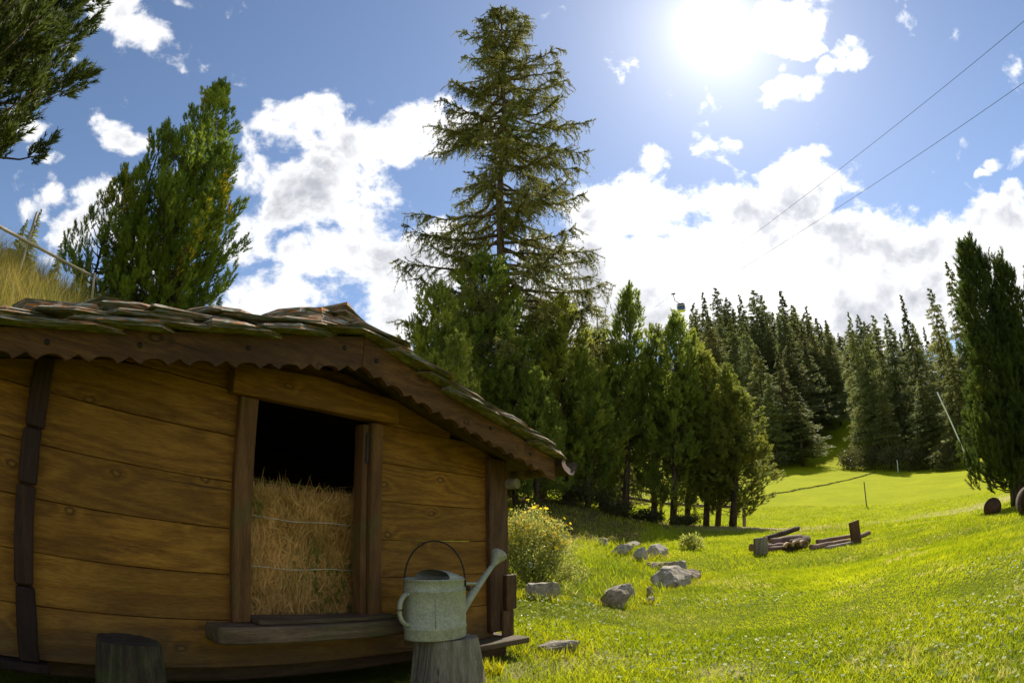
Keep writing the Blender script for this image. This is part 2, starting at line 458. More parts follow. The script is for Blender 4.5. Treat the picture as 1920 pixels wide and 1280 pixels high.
M['underbrush'] = leaf('underbrush_leaves', (0.045, 0.05, 0.015), (0.12, 0.12, 0.035), .35, 2.0)
M['grass'] = leaf('lawn_grass', (0.175, 0.225, 0.005), (0.41, 0.42, 0.010), .50, 1.2, (0.46, 0.40, 0.10), .5, 1.4, .9, .56)
M['clover'] = leaf('clover_leaves', (0.16, 0.24, 0.015), (0.38, 0.42, 0.06), .45, 3.0)
M['tall_grass'] = leaf('dry_tall_grass', (0.13, 0.15, 0.020), (0.42, 0.34, 0.08), .45, 1.3)
M['hay'] = leaf('hay_straw', (0.42, 0.27, 0.050), (0.92, 0.66, 0.20), .25, 3.0, (0.22, 0.23, 0.03), .7, 1.2, 2.5, .55)


def plain(name, col, rough=.6, metal=0.0, nscale=20, var=.25, bumps=0.0):
    m, t, b, out = material(name)
    tc = t.new('ShaderNodeTexCoord').outputs['Object']
    n = t.noise(tc, nscale, 4, .6)
    t.put(b.inputs['Base Color'], t.ramp(n, [(.3, [c * (1 - var) for c in col]), (.7, [min(1, c * (1 + var)) for c in col])]))
    b.inputs['Roughness'].default_value = rough; b.inputs['Metallic'].default_value = metal
    if bumps: bump(t, b, n, bumps, .005)
    return m
M['petal'] = plain('yellow_petals', (0.85, 0.58, 0.02), .5, 0, 40, .15)
M['petal'] = leaf('yellow_petals_lit', (0.85, 0.66, 0.02), (0.98, 0.85, 0.04), .5, 20.0)
M['white_petal'] = plain('white_flower', (0.75, 0.75, 0.62), .6, 0, 40, .1)
M['dark_iron'] = plain('dark_iron', (0.03, 0.028, 0.026), .5, .6)
M['twine'] = plain('pale_twine', (0.60, 0.56, 0.44), .8)
M['cable'] = plain('steel_cable', (0.06, 0.065, 0.07), .9, 0)
M['cab_paint'] = plain('cabin_paint', (0.85, 0.86, 0.88), .35, 0, 3, .05)
M['cab_glass'] = plain('cabin_glass', (0.02, 0.03, 0.06), .08, 0, 3, .05)
M['cab_blue'] = plain('cabin_blue_band', (0.05, 0.09, 0.30), .4, 0, 3, .05)
M['white_pole'] = plain('white_pole', (0.75, 0.76, 0.76), .5, 0, 9, .08)
M['grey_pole'] = plain('grey_pole', (0.12, 0.11, 0.10), .6, 0, 9, .2)

# galvanised zinc
m, t, b, out = material('galvanised_zinc')
tc = t.new('ShaderNodeTexCoord').outputs['Object']
vo = t.new('ShaderNodeTexVoronoi'); vo.feature = 'F1'; t.put(vo.inputs['Vector'], tc); vo.inputs['Scale'].default_value = 150
n = t.noise(tc, 16, 5, .6); n2 = t.noise(tc, 70, 4, .6)
sp = t.new('ShaderNodeSeparateColor'); t.put(sp.inputs[0], vo.outputs['Color'])
f = t.math('ADD', t.math('MULTIPLY', sp.outputs[0], .35), t.math('MULTIPLY', n, .65))
t.put(b.inputs['Base Color'], t.ramp(f, [(.22, (.25, .245, .17)), (.5, (.35, .345, .25)), (.78, (.46, .45, .34))]))
b.inputs['Metallic'].default_value = .12
t.put(b.inputs['Roughness'], t.maprange(n2, .3, .7, .42, .66))
bump(t, b, n2, .15, .003)
M['zinc'] = m

# slate with lichen
m, t, b, out = material('lichened_slate')
tc = t.new('ShaderNodeTexCoord').outputs['Object']; oi = t.new('ShaderNodeObjectInfo')
v = t.vmath('ADD', tc, t.math('MULTIPLY', oi.outputs['Random'], 40.0))
lay = t.noise(t.mapping(v, (3, 3, 60)), 1.0, 4, .6)
n = t.noise(v, 9, 6, .65)
col = t.ramp(t.math('ADD', t.math('MULTIPLY', lay, .5), t.math('MULTIPLY', n, .5)), [(.32, (.05, .052, .042)), (.5, (.13, .135, .10)), (.7, (.25, .25, .20))])
ge = t.new('ShaderNodeNewGeometry'); sx = t.new('ShaderNodeSeparateXYZ'); t.put(sx.inputs[0], ge.outputs['Normal'])
up = t.maprange(sx.outputs[2], -.3, .25, 0.15, 1)
li = t.math('MULTIPLY', t.maprange(t.noise(v, 7, 5, .6), .47, .57, 0, 1, True), up)
col = t.mix(li, col, (.58, .19, .02, 1))
li2 = t.math('MULTIPLY', t.maprange(t.noise(t.vmath('ADD', v, (5, 5, 5)), 8, 5, .6), .50, .57, 0, 1, True), t.maprange(sx.outputs[2], -.2, .3, 0.35, 1))
col = t.mix(li2, col, (.52, .50, .42, 1))
mo = t.math('MULTIPLY', t.maprange(t.noise(v, 5, 4, .6), .48, .62, 0, 1, True), t.maprange(sx.outputs[2], .5, -.2, 0, .7))
col = t.mix(mo, col, (.11, .12, .03, 1))
t.put(b.inputs['Base Color'], col); b.inputs['Roughness'].default_value = .85
bump(t, b, t.math('ADD', lay, n), .7, .012)
M['slate'] = m


def rockmat(name, a, b_, c):
    m, t, b, out = material(name)
    tc = t.new('ShaderNodeTexCoord').outputs['Object']; oi = t.new('ShaderNodeObjectInfo')
    v = t.vmath('ADD', tc, t.math('MULTIPLY', oi.outputs['Random'], 40.0))
    n = t.noise(v, 7, 7, .65); n2 = t.noise(v, 30, 5, .7)
    col = t.ramp(t.math('ADD', t.math('MULTIPLY', n, .6), t.math('MULTIPLY', n2, .4)), [(.35, a), (.52, b_), (.7, c)])
    ge = t.new('ShaderNodeNewGeometry'); sx = t.new('ShaderNodeSeparateXYZ'); t.put(sx.inputs[0], ge.outputs['Normal'])
    mo = t.math('MULTIPLY', t.maprange(t.noise(v, 9, 4, .6), .54, .64, 0, 1, True), .6)
    col = t.mix(mo, col, (.13, .105, .045, 1))
    t.put(b.inputs['Base Color'], col); b.inputs['Roughness'].default_value = .9
    bump(t, b, t.math('ADD', n, n2), .8, .02)
    return m
M['rock'] = rockmat('pale_granite', (.22, .18, .135), (.46, .39, .30), (.72, .65, .54))
M['rock_brown'] = rockmat('brown_granite', (.16, .12, .08), (.38, .29, .21), (.60, .51, .42))

# ground
m, t, b, out = material('meadow_ground')
ge = t.new('ShaderNodeNewGeometry'); P = ge.outputs['Position']
n1 = t.noise(P, .35, 5, .6); n2 = t.noise(P, 3.0, 6, .65); n3 = t.noise(P, 28, 5, .7)
f = t.math('ADD', t.math('MULTIPLY', n1, .35), t.math('ADD', t.math('MULTIPLY', n2, .3), t.math('MULTIPLY', n3, .35)))
grass_far = t.ramp(f, [(.34, (.19, .22, .004)), (.5, (.275, .30, .005)), (.66, (.36, .365, .010))])
n4 = t.noise(P, 70, 4, .7)
soil = t.ramp(n4, [(.35, (.055, .07, .006)), (.6, (.14, .165, .010))])
at = t.new('ShaderNodeAttribute'); at.attribute_name = 'near'; at.attribute_type = 'GEOMETRY'
col = t.mix(at.outputs['Fac'], grass_far, soil)
ab = t.new('ShaderNodeAttribute'); ab.attribute_name = 'litter'; ab.attribute_type = 'GEOMETRY'
lit = t.ramp(n3, [(.35, (.06, .04, .018)), (.65, (.19, .135, .05))])
col = t.mix(t.math('MULTIPLY', ab.outputs['Fac'], t.maprange(n2, .30, .50, .4, 1)), col, lit)
ap = t.new('ShaderNodeAttribute'); ap.attribute_name = 'worn'; ap.attribute_type = 'GEOMETRY'
wn = t.math('MULTIPLY', ap.outputs['Fac'], t.maprange(n3, .35, .6, .35, 1))
col = t.mix(wn, col, (.40, .33, .17, 1))
t.put(b.inputs['Base Color'], col); b.inputs['Roughness'].default_value = 1.0; b.inputs['Specular IOR Level'].default_value = 0.05
bump(t, b, t.math('ADD', n3, t.math('MULTIPLY', n2, 2)), .55, .06)
M['ground'] = m

# ------------------------------------------------------------------ terrain: heights from sight lines at guessed distances
ctrl = []
def cp(px, py, d):
    a, e = az_el(px, py); ctrl.append((math.degrees(a), d, math.degrees(e)))
for q in [(1500,1279,2.6),(1000,1279,2.8),(1919,1279,2.1),(1919,1100,4.2),(1150,1140,5.7),(1010,1118,5.0),(1260,1103,7.4),(1200,1045,9.8),
          (1430,1040,10.5),(1600,1016,11.5),(1784,988,11.0),(1849,973,11.0),(1919,962,10.5),(1500,1100,6.8),(1700,1080,6.0),
          (1784,967,24),(1640,982,20),(1626,950,33),(1700,900,52),(1500,930,40),(1480,880,74),(1700,880,72),(1830,872,68),
          (1395,990,21),(1100,1000,13.0),(1080,945,17),(1180,975,18.5),(1373,986,18.5),(1300,986,18.5),(1085,885,62),(1230,930,40),(1560,850,92),(1580,790,118),(870,1255,3.1)]:
    cp(*q)
ctrl += [(-10,2.0,-19),(-60,2.5,-15.5),(-90,2.5,-15),(-40,3.6,-10),(-20,4.5,-8),(-10,6,-5),(-35,5,0),(-62,4.0,4),(-62,5.2,12),(-52,5.4,12.5),(-46,5.6,12.0),(-56,6.8,16.6),(-48,6.8,15.6),(-43,6.8,14.4),
         (-35,7,7),(-25,9,4),(-12,10,1.5),(-62,9,17.5),(-50,9,16.8),(-42,9,14.5),(-30,14,8),(-12,17,4),(-60,25,17.5),(-45,25,14.5),(-30,30,10),(-10,30,6),(-60,80,18),(-40,80,16),(-20,70,9),(-5,70,6.6),
         (-60,200,18),(-30,200,15),(-5,150,11),(15,150,11),(10,100,8),(24,95,7.2),(24,150,11.5),(27,200,12.0),(33,150,10.0),(33,220,10.0),(40,110,6.0),(40,170,8),(48,110,4),(48,200,7.5),(40,300,8.5),(58,10,-3),(60,25,-1),(60,60,2),(60,140,5),(60,250,8),
         (0,300,13),(30,400,11),(-40,500,15),(60,500,8),
         (90,3,-11),(90,10,-2.5),(90,40,0),(90,200,5),(-90,6,8),(-90,15,12),(-90,60,14),(-90,300,12)]
for a in (-180, 180): ctrl += [(a,2.5,-16),(a,8,-6),(a,40,-2),(a,200,0),(a,500,1)]
for a in (-135, 135): ctrl += [(a,2.5,-16),(a,8,-5),(a,40,0),(a,300,2)]
for a in (-180,-120,-60,0,60,120,180): ctrl += [(a,1.0,-34.5),(a,.5,-54)]
CA = np.array(ctrl)
def _q(azd, d): return np.stack([np.log(d) * 1.5, np.radians(azd) * 2.6], -1)
_X = _q(CA[:, 0], CA[:, 1]); _Y = np.tan(np.radians(CA[:, 2]))
def _k(r2): return np.where(r2 > 0, .5 * r2 * np.log(r2 + 1e-12), 0)
_D = ((_X[:, None] - _X[None]) ** 2).sum(-1); n_ = len(_X)
_A = np.zeros((n_ + 3, n_ + 3)); _A[:n_, :n_] = _k(_D) + np.eye(n_) * 0.004
_A[:n_, n_] = 1; _A[:n_, n_ + 1:] = _X; _A[n_, :n_] = 1; _A[n_ + 1:, :n_] = _X.T
_c = np.linalg.solve(_A, np.concatenate([_Y, np.zeros(3)]))
def height(x, y):
    x = np.atleast_1d(np.asarray(x, float)); y = np.atleast_1d(np.asarray(y, float))
    d = np.maximum(np.hypot(x, y), .3); az = np.degrees(np.arctan2(x, y))
    q = _q(az, np.minimum(d, 500)); out = np.empty(len(x))
    for i in range(0, len(x), 20000):
        qq = q[i:i + 20000]; r2 = ((qq[:, None] - _X[None]) ** 2).sum(-1)
        out[i:i + 20000] = _k(r2) @ _c[:n_] + _c[n_] + qq @ _c[n_ + 1:]
    z = CAM_Z + out * d
    z += 0.035 * np.sin(x * 1.3 + 1.1 * np.sin(y * .7)) * np.sin(y * 1.1 + .6 * np.sin(x * .9)) * np.clip(d / 9, 0, 1)
    return z
def hz(x, y): return float(height(x, y)[0])
def on_ground(px, d):
    """ground point on the bearing of a picture column near the horizon, d metres away"""
    a, _ = az_el(px, 1000); x, y = d * math.sin(a), d * math.cos(a)
    return Vector((x, y, hz(x, y)))
def at(px, py, d):
    """point on the sight line, d metres away measured on the level"""
    v = pix_dir(px, py); k = d / math.hypot(v.x, v.y)
    return Vector((v.x * k, v.y * k, CAM_Z + v.z * k))


rad = np.concatenate([[.3], np.geomspace(.5, 500, 250), [700, 1000, 1500]])
azs = np.concatenate([np.arange(-180, -75, 3.0), np.arange(-75, 75, .5), np.arange(75, 180, 3.0)])
AZ, RD = np.meshgrid(np.radians(azs), rad)
gx, gy = (RD * np.sin(AZ)).ravel(), (RD * np.cos(AZ)).ravel()
gz = height(gx, gy)
far = RD.ravel() > 500
gz[far] = height(gx[far] / RD.ravel()[far] * 500, gy[far] / RD.ravel()[far] * 500)
na = len(azs); nr = len(rad)
ii = np.arange(nr - 1)[:, None] * na; jj = np.arange(na)[None, :]; jn = (jj + 1) % na
F = np.stack([ii + jj, ii + na + jj, ii + na + jn, ii + jn], -1).reshape(-1, 4)
V = np.stack([gx, gy, gz], -1); V = np.vstack([V, [[0, 0, gz[:na].mean()]]])
F = F[:, ::-1]
cf = np.stack([np.arange(na), (np.arange(na) + 1) % na, np.full(na, len(V) - 1), np.full(na, len(V) - 1)], -1)
me = bpy.data.meshes.new('ground')
allF = [tuple(f) for f in F.tolist()] + [tuple(f[:3]) for f in cf.tolist()]
me.from_pydata(V.tolist(), [], allF); me.update()
me.materials.append(M['ground'])
me.polygons.foreach_set('use_smooth', np.ones(len(me.polygons), bool))
ground = link('ground', me); tag(ground, kind='structure')
gd = np.hypot(V[:, 0], V[:, 1]); ga = np.degrees(np.arctan2(V[:, 0], V[:, 1]))


def seg_dist(x, y, pts):
    best = np.full(len(x), 1e9)
    for (x0, y0), (x1, y1) in zip(pts[:-1], pts[1:]):
        dx, dy = x1 - x0, y1 - y0; tt = np.clip(((x - x0) * dx + (y - y0) * dy) / (dx * dx + dy * dy), 0, 1)
        best = np.minimum(best, np.hypot(x - x0 - tt * dx, y - y0 - tt * dy))
    return best
path_pts = [tuple(at(px, py, d).xy) for px, py, d in [(1420,996,18),(1500,990,19),(1600,984,20),(1700,974,23),(1800,967,25),(1919,958,27)]]
track_pts = [tuple(at(px, py, d).xy) for px, py, d in [(1300,945,34),(1440,930,41),(1540,915,50),(1600,895,60),(1640,880,70)]]
worn_spots = [(on_ground(1080, 3.3), .35), (on_ground(1360, 2.9), .22), (on_ground(930, 3.1), .3)]
ROW = [(1130,19),(1172,18.5),(1226,19),(1262,18.3),(1288,19),(1324,18.6),(1346,19),(1373,18.5)]
row_xy = [tuple(on_ground(px, d).xy) for px, d in ROW]


def attrs(x, y):
    d = np.hypot(x, y); az = np.degrees(np.arctan2(x, y))
    near = np.clip((13 - d) / 5, 0, 1)
    worn = np.clip(1 - seg_dist(x, y, path_pts) / 3.2, 0, 1) ** .7
    worn = np.maximum(worn, np.clip(1 - seg_dist(x, y, track_pts) / .5, 0, 1) * .0)
    for p, r in worn_spots: worn = np.maximum(worn, np.clip(1.4 - np.hypot(x - p.x, y - p.y) / r, 0, 1) * .7)
    lit = np.clip(1.5 - seg_dist(x, y, row_xy + [(on_ground(1040, 19)).xy[:]]) / 3.2, 0, 1)
    bk = np.clip((az + 2) / 3, 0, 1) * np.clip((14.5 - az) / 3, 0, 1) * np.clip((d - 10.8) / 1.2, 0, 1) * np.clip((25 - d) / 4, 0, 1)
    lit = np.maximum(lit, bk)
    return near, worn, lit
near, worn, lit = attrs(V[:, 0], V[:, 1])
for nm, arr in (('near', near), ('worn', worn), ('litter', lit)):
    a_ = me.attributes.new(nm, 'FLOAT', 'POINT'); a_.data.foreach_set('value', arr.astype(np.float32))

# narrow trodden track across the far meadow, a line of slightly taller dark grass
tp = np.array(track_pts)
s_ = np.linspace(0, 1, 260); seglen = np.concatenate([[0], np.cumsum(np.hypot(*np.diff(tp, axis=0).T))]); seglen /= seglen[-1]
tx, ty = np.interp(s_, seglen, tp[:, 0]), np.interp(s_, seglen, tp[:, 1])

# ================================================================== the hay hut
HUT_AZ = R_(53.323); DW = 2.1
hu = Vector((math.cos(HUT_AZ), math.sin(HUT_AZ), 0)); hn = Vector((-math.sin(HUT_AZ), math.cos(HUT_AZ), 0))
hut = empty('hay_hut', hn * DW + Vector((0, 0, 0)), HUT_AZ)
tag(hut, 'low plank hay hut with scalloped barge boards and a roof of lichened stone slabs', 'hut')
RX, RZ, SL = 1.459, CAM_Z + 0.806, 0.250     # ridge and slope (of the barge board's top edge)
Z0 = CAM_Z
def roofz(x): return RZ - SL * abs(x - RX)
def hutw(x, y, z): return hut.location + hu * x + hn * y + Vector((0, 0, z))

XL, XR = -0.14, 2.62
OX0, OX1, OZ0, OZ1 = 1.075, 1.742, Z0 - 0.365, Z0 + 0.520
seams = [-0.556, -0.366, -0.187, -0.009, 0.170, 0.348, 0.527, 0.72]
def plank(x0, x1, z0, z1):
    g = 0.0012
    top = lambda x: min(z1 - g, roofz(x) - 0.045)
    if top(x0) <= z0 + .01 and top(x1) <= z0 + .01 and not (x0 < RX < x1): return
    n = 9; xs = [x0 + (x1 - x0) * i / (n - 1) for i in range(n)]
    xs = [x for x in xs if top(x) > z0 + g + 0.004]
    if len(xs) < 2: return
    w = random.uniform(-1, 1) * .0015
    pts = [(xs[0], z0 + g), (xs[-1], z0 + g)] + [(x, top(x) + random.uniform(-.0008, .0006)) for x in reversed(xs)]
    off = random.uniform(-.0005, .0025)
    prism_xz('plank', pts, off, .034, M['plank'], hut, bevel=.0020)
for a, b_ in zip(seams[:-1], seams[1:]):
    za, zb = Z0 + a, Z0 + b_
    if zb <= OZ0 + .01 or za >= OZ1 - .01:
        plank(XL, XR, za, zb)
    else:
        plank(XL, OX0, za, zb); plank(OX1, XR, za, zb)

# frame of the window opening
wf = box_piece('window_frame', (1.043, -.030, Z0 - .372), (1.124, .055, Z0 + .508), M['plank_z'], hut, .005, .001, 4)
box_piece('jamb', (1.722, -.030, Z0 - .372), (1.792, .05, Z0 + .520), M['plank_z'], hut, .005, .001, 4)
jb = box_piece('jamb', (1.684, -.012, Z0 - .372), (1.718, .05, Z0 + .508), M['plank_z'], hut, .004, .001, 4)
hg = box_piece('hinge', (1.700, -.0185, Z0 + .33), (1.715, -.0125, Z0 + .47), M['dark_iron'], hut, .001)
hg.location = hg.location - jb.location; hg.parent = jb
lint = prism_xz('lintel', [(.990, Z0 + .505), (1.862, Z0 + .533), (1.860, Z0 + .640), (1.40, Z0 + .655), (1.01, Z0 + .625), (.985, Z0 + .60)], -.055, .0, M['plank'], hut, .004)
sill = box_piece('sill', (.935, -.125, Z0 - .440), (1.882, .02, Z0 - .372), M['sill_wood'], hut, .009, .0015, 6)
box_piece('sill_board', (1.128, -.085, Z0 - .3705), (1.83, .06, Z0 - .352), M['sill_wood'], hut, .004, .001, 5)
# corner posts
cpost = box_piece('corner_post', (2.562, -.034, Z0 - .525), (2.722, .13, Z0 + .455), M['corner_wood'], hut, .008, .0015, 6)
box_piece('corner_block', (2.665, -.062, Z0 - .40), (2.755, -.036, Z0 - .20), M['corner_wood'], hut, .004, .001, 3)
box_piece('corner_block', (2.640, -.050, Z0 - .56), (2.742, -.0362, Z0 - .404), M['corner_wood'], hut, .004, .001, 3)
for i, (za, zb, x0, x1) in enumerate([(-.555, -.30, .190, .262), (-.297, .03, .186, .256), (.033, .215, .190, .260), (.218, .455, .196, .268)]):
    box_piece('left_post', (x0, -.048 + .004 * (i % 2), Z0 + za), (x1, -.002, Z0 + zb), M['dark_wood'], hut, .007, .002, 3)
# side and back walls, floor
for k, (a, b_) in enumerate(zip(seams[:-2], seams[1:-1])):
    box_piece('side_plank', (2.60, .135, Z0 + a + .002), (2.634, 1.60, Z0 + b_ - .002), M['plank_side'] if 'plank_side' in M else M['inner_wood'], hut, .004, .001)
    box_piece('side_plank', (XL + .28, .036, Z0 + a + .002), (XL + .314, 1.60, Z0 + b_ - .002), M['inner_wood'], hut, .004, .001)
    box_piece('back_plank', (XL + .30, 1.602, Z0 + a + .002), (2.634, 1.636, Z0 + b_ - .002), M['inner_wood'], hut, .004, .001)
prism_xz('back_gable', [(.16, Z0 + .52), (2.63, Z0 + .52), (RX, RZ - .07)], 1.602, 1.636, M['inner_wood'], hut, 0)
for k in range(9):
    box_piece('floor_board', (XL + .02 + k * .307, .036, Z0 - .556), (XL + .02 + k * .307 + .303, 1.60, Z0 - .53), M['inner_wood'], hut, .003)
box_piece('floor_beam', (.12, .10, Z0 - .640), (2.60, .24, Z0 - .558), M['inner_wood'], hut, .01, .002, 4)
box_piece('floor_beam', (.12, 1.35, Z0 - .640), (2.60, 1.49, Z0 - .558), M['inner_wood'], hut, .01, .002, 4)
# flat board sticking out under the right corner, another at the left
prism = box_piece('corner_sole_board', (2.18, -.13, Z0 - .592), (2.755, .16, Z0 - .558), M['sill_wood'], hut, .005, .002, 3)
prism.rotation_euler = (0, 0, R_(-6))
box_piece('corner_sole_board', (2.28, -.06, Z0 - .668), (2.66, .20, Z0 - .596), M['inner_wood'], hut, .006, .002, 3)
box_piece('corner_sole_board', (-.1, -.05, Z0 - .592), (.30, .12, Z0 - .560), M['dark_wood'], hut, .005, .002, 3)
# roof deck, purlins
def slope_box(name, x0, x1, y0, y1, up, th, mat, bev=.003, zoff=0.0, cuts=0):
    """board lying in the roof slope; x0..x1 on one side of the ridge"""
    c = (x0 + x1) / 2; L = (x1 - x0) * math.sqrt(1 + SL * SL)
    o = box_piece(name, (-L / 2, y0, -th / 2), (L / 2, y1, th / 2), mat, hut, bev, .0008, cuts)
    o.location = (c, (y0 + y1) / 2, roofz(c) + up + zoff)
    o.rotation_euler = (0, math.atan(SL) * (1 if c > RX else -1), 0)
    return o
for sgn in (-1, 1):
    for k in range(12):
        y0 = -.235 + k * .165
        a, b_ = (RX - 1.60, RX - .003) if sgn < 0 else (RX + .003, RX + 1.45)
        slope_box('roof_board', a, b_, y0, y0 + .161, -.030, .020, M['inner_wood'], .002)
for x, z, r in ((RX, RZ - .105, .055), (2.66, Z0 + .415, .05), (.26, Z0 + .415, .05)):
    V_, F_ = tube_arrays([(x, -.20, z), (x, .5, z), (x, 1.70, z)], [r, r, r], 10)
    link('purlin', tubes_mesh('purlin', [([(x, .05, z), (x, .5, z), (x, 1.70, z)], r, 10)]), M['log_wood_y'] if 'log_wood_y' in M else M['corner_wood'], hut)
link('log_end', tubes_mesh('log_end', [([(2.72, -.10, Z0 + .318), (2.72, .6, Z0 + .322), (2.72, 1.65, Z0 + .32)], .030, 12)]), M['grey_wood'], hut)

# scalloped barge boards: round bays and pointed nicks by turns
def scallop(s):
    per = .178; u_ = (s % per) / per
    if u_ < .5:
        q = u_ / .5; return .021 * math.sqrt(max(0, 1 - (2 * q - 1) ** 2))
    q = (u_ - .5) / .5; return .024 * (1 - abs(2 * q - 1)) ** 1.25
def barge(x0, x1, hgt0, hgt1, y0, y1, plain_end=0.0):
    n = 220; top, bot = [], []
    for i in range(n + 1):
        x = x0 + (x1 - x0) * i / n
        h = hgt0 + (hgt1 - hgt0) * i / n
        ed = x > x1 - plain_end and x1 > RX
        top.append((x, roofz(x) - .002))
        bx = x
        bot.append((bx, roofz(x) - h + (0 if ed else scallop(x - RX + 10))))
    bm = bmesh.new(); cx, cz, cy = (x0 + x1) / 2, roofz((x0 + x1) / 2), (y0 + y1) / 2
    R0 = []
    for y in (y0 - cy, y1 - cy):
        R0.append(([bm.verts.new((p[0] - cx, y, p[1] - cz)) for p in top], [bm.verts.new((p[0] - cx, y, p[1] - cz)) for p in bot]))
    (ta, ba), (tb, bb) = R0
    for i in range(n):
        bm.faces.new((ta[i], ba[i], ba[i + 1], ta[i + 1])); bm.faces.new((tb[i], tb[i + 1], bb[i + 1], bb[i]))
        bm.faces.new((ta[i], ta[i + 1], tb[i + 1], tb[i])); bm.faces.new((ba[i], bb[i], bb[i + 1], ba[i + 1]))
    bm.faces.new((ta[0], tb[0], bb[0], ba[0])); bm.faces.new((ta[-1], ba[-1], bb[-1], tb[-1]))
    bmesh.ops.recalc_face_normals(bm, faces=bm.faces)
    return link('barge_board', bm_mesh('barge_board', bm), M['fascia'], hut, (cx, cy, cz))
bb_l = barge(RX - 1.64, RX - .0015, .085, .148, -.262, -.238)
bb_r = barge(RX + .0015, RX + 1.40, .148, .125, -.262, -.238, .10)
for x, dz in ((.20, .045), (.52, .05), (.93, .055), (1.36, .05), (1.53, .07), (2.28, .05), (2.62, .055)):
    bo = bb_l if x < RX else bb_r
    o = lathe('nail', [(0, .0), (.009, .0), (.009, .004), (0, .005)], 10, M['dark_iron'], bo, (x - bo.location.x, -.2622 - bo.location.y, roofz(x) - dz - bo.location.z), rot=(R_(90), 0, 0))
# hollow log gutter along the right eave
def gutter_mesh():
    n, k = 20, 14; V_, F_ = [], []
    for i in range(n):
        y = -.285 + i * 2.0 / (n - 1)
        for sgn_r, rr in ((1, .080), (-1, .046)):
            for j in range(k):
                a = math.pi + math.pi * j / (k - 1)
                r = rr + .004 * math.sin(i * 1.7 + j)
                V_.append((r * math.cos(a) * 1.1, y, r * math.sin(a)))
    w = 2 * k
    for i in range(n - 1):
        for j in range(w - 1):
            if j == k - 1: continue
            F_.append((i * w + j, i * w + j + 1, (i + 1) * w + j + 1, (i + 1) * w + j))
        F_.append((i * w, (i + 1) * w, (i + 1) * w + k, i * w + k)); F_.append((i * w + k - 1, i * w + w - 1, (i + 1) * w + w - 1, (i + 1) * w + k - 1))
    for i in (0, n - 1):
        for j in range(k - 1): F_.append((i * w + j, i * w + j + 1, i * w + k + j + 1, i * w + k + j))
    return mesh_np('gutter', V_, F_, 4)
gut = link('log_gutter', gutter_mesh(), M['log_bark'], hut, (2.955, -.02, Z0 + .448)); gut['label'] = 'hollow mossy log gutter under the right eave'

# stone slabs
def slab_mesh(w, d, th, seed):
    r = random.Random(seed); bm = bmesh.new(); n = 11; ring = []
    lay = 4
    for k in range(lay):
        z = -th / 2 + th * k / (lay - 1); row = []
        for i in range(n):
            a = 2 * math.pi * i / n
            q = max(abs(math.cos(a)), abs(math.sin(a))) ** .82
            rr = (1 / q) * (1 + .07 * math.sin(i * 2.3 + seed) + r.uniform(-.07, .07))
            if k == lay - 1: rr *= .965
            row.append(bm.verts.new((w / 2 * rr * math.cos(a) * .92, d / 2 * rr * math.sin(a) * .92, z + r.uniform(-.1, .1) * th)))
        ring.append(row)
    for k in range(lay - 1):
        for i in range(n): bm.faces.new((ring[k][i], ring[k][(i + 1) % n], ring[k + 1][(i + 1) % n], ring[k + 1][i]))
    ct = bm.verts.new((0, 0, th / 2 + th * .12)); cb = bm.verts.new((0, 0, -th / 2))
    for i in range(n):
        bm.faces.new((ring[-1][i], ring[-1][(i + 1) % n], ct)); bm.faces.new((ring[0][(i + 1) % n], ring[0][i], cb))
    return bm_mesh('stone_slab', bm)
slabs = [slab_mesh(1, 1, 1, s) for s in range(9)]
def slab(x, y, z, w, d, th, ry, rz=0, rx=0, k=None):
    me_ = slabs[random.randrange(9) if k is None else k]
    o = link('stone_slab', me_, M['slate'], hut, (x, y, z), (rx, ry, rz)); o.scale = (w, d, th); return o
a_s = math.atan(SL)
for sgn in (-1, 1):
    ex = RX + sgn * (1.46 if sgn > 0 else 1.62)
    nrow = 7
    for i in range(nrow):                       # from the eave to the ridge
        f_ = i / nrow
        x = ex - sgn * (0.14 + f_ * (abs(ex - RX) - .06))
        for j in range(6):
            y = -.13 + j * .345 + random.uniform(-.03, .03)
            w = random.uniform(.40, .54); th = random.uniform(.014, .026)
            tilt = a_s - R_(3.2) + R_(random.uniform(-1.0, 1.0))
            slab(x + random.uniform(-.03, .03), y if j else -.14 + random.uniform(-.015, .012), roofz(x) + .014 + random.uniform(0, .010), w, .40, th, sgn * tilt, random.uniform(-.12, .12), random.uniform(-.03, .03))
    # thin second leaves along the verge
    for i in range(6):
        x = ex - sgn * (.22 + i * .225 + random.uniform(-.05, .05))
        slab(x, -.15, roofz(x) + .040 + random.uniform(0, .006), random.uniform(.34, .56), .36, random.uniform(.012, .024), sgn * (a_s - R_(random.uniform(2, 5))), random.uniform(-.2, .2), random.uniform(-.04, .04))
slab(.50, -.13, roofz(.5) + .070, .44, .34, .034, -a_s + R_(7), .1)
slab(.27, -.10, roofz(.27) + .062, .42, .32, .042, -a_s + R_(4), -.1)
slab(.86, -.13, roofz(.86) + .066, .36, .34, .026, -a_s + R_(8), .15)
# heap of stones laid on the ridge
slab(1.36, -.06, RZ + .040, .50, .36, .038, R_(-3), .1)
slab(1.55, -.08, RZ + .050, .42, .34, .034, R_(10), -.15)
slab(1.25, -.05, RZ + .062, .34, .34, .040, R_(-13), .2)
slab(1.48, -.04, RZ + .084, .40, .36, .040, R_(9), .25)
slab(1.42, .30, RZ + .060, .46, .40, .050, R_(-3), .1); slab(1.52, .28, RZ + .085, .36, .36, .04, R_(10), .4)
for j in range(4): slab(1.43 + random.uniform(-.05, .05), .62 + j * .3, RZ + .055, .46, .40, .045, R_(random.uniform(-5, 5)), random.uniform(-.3, .3))


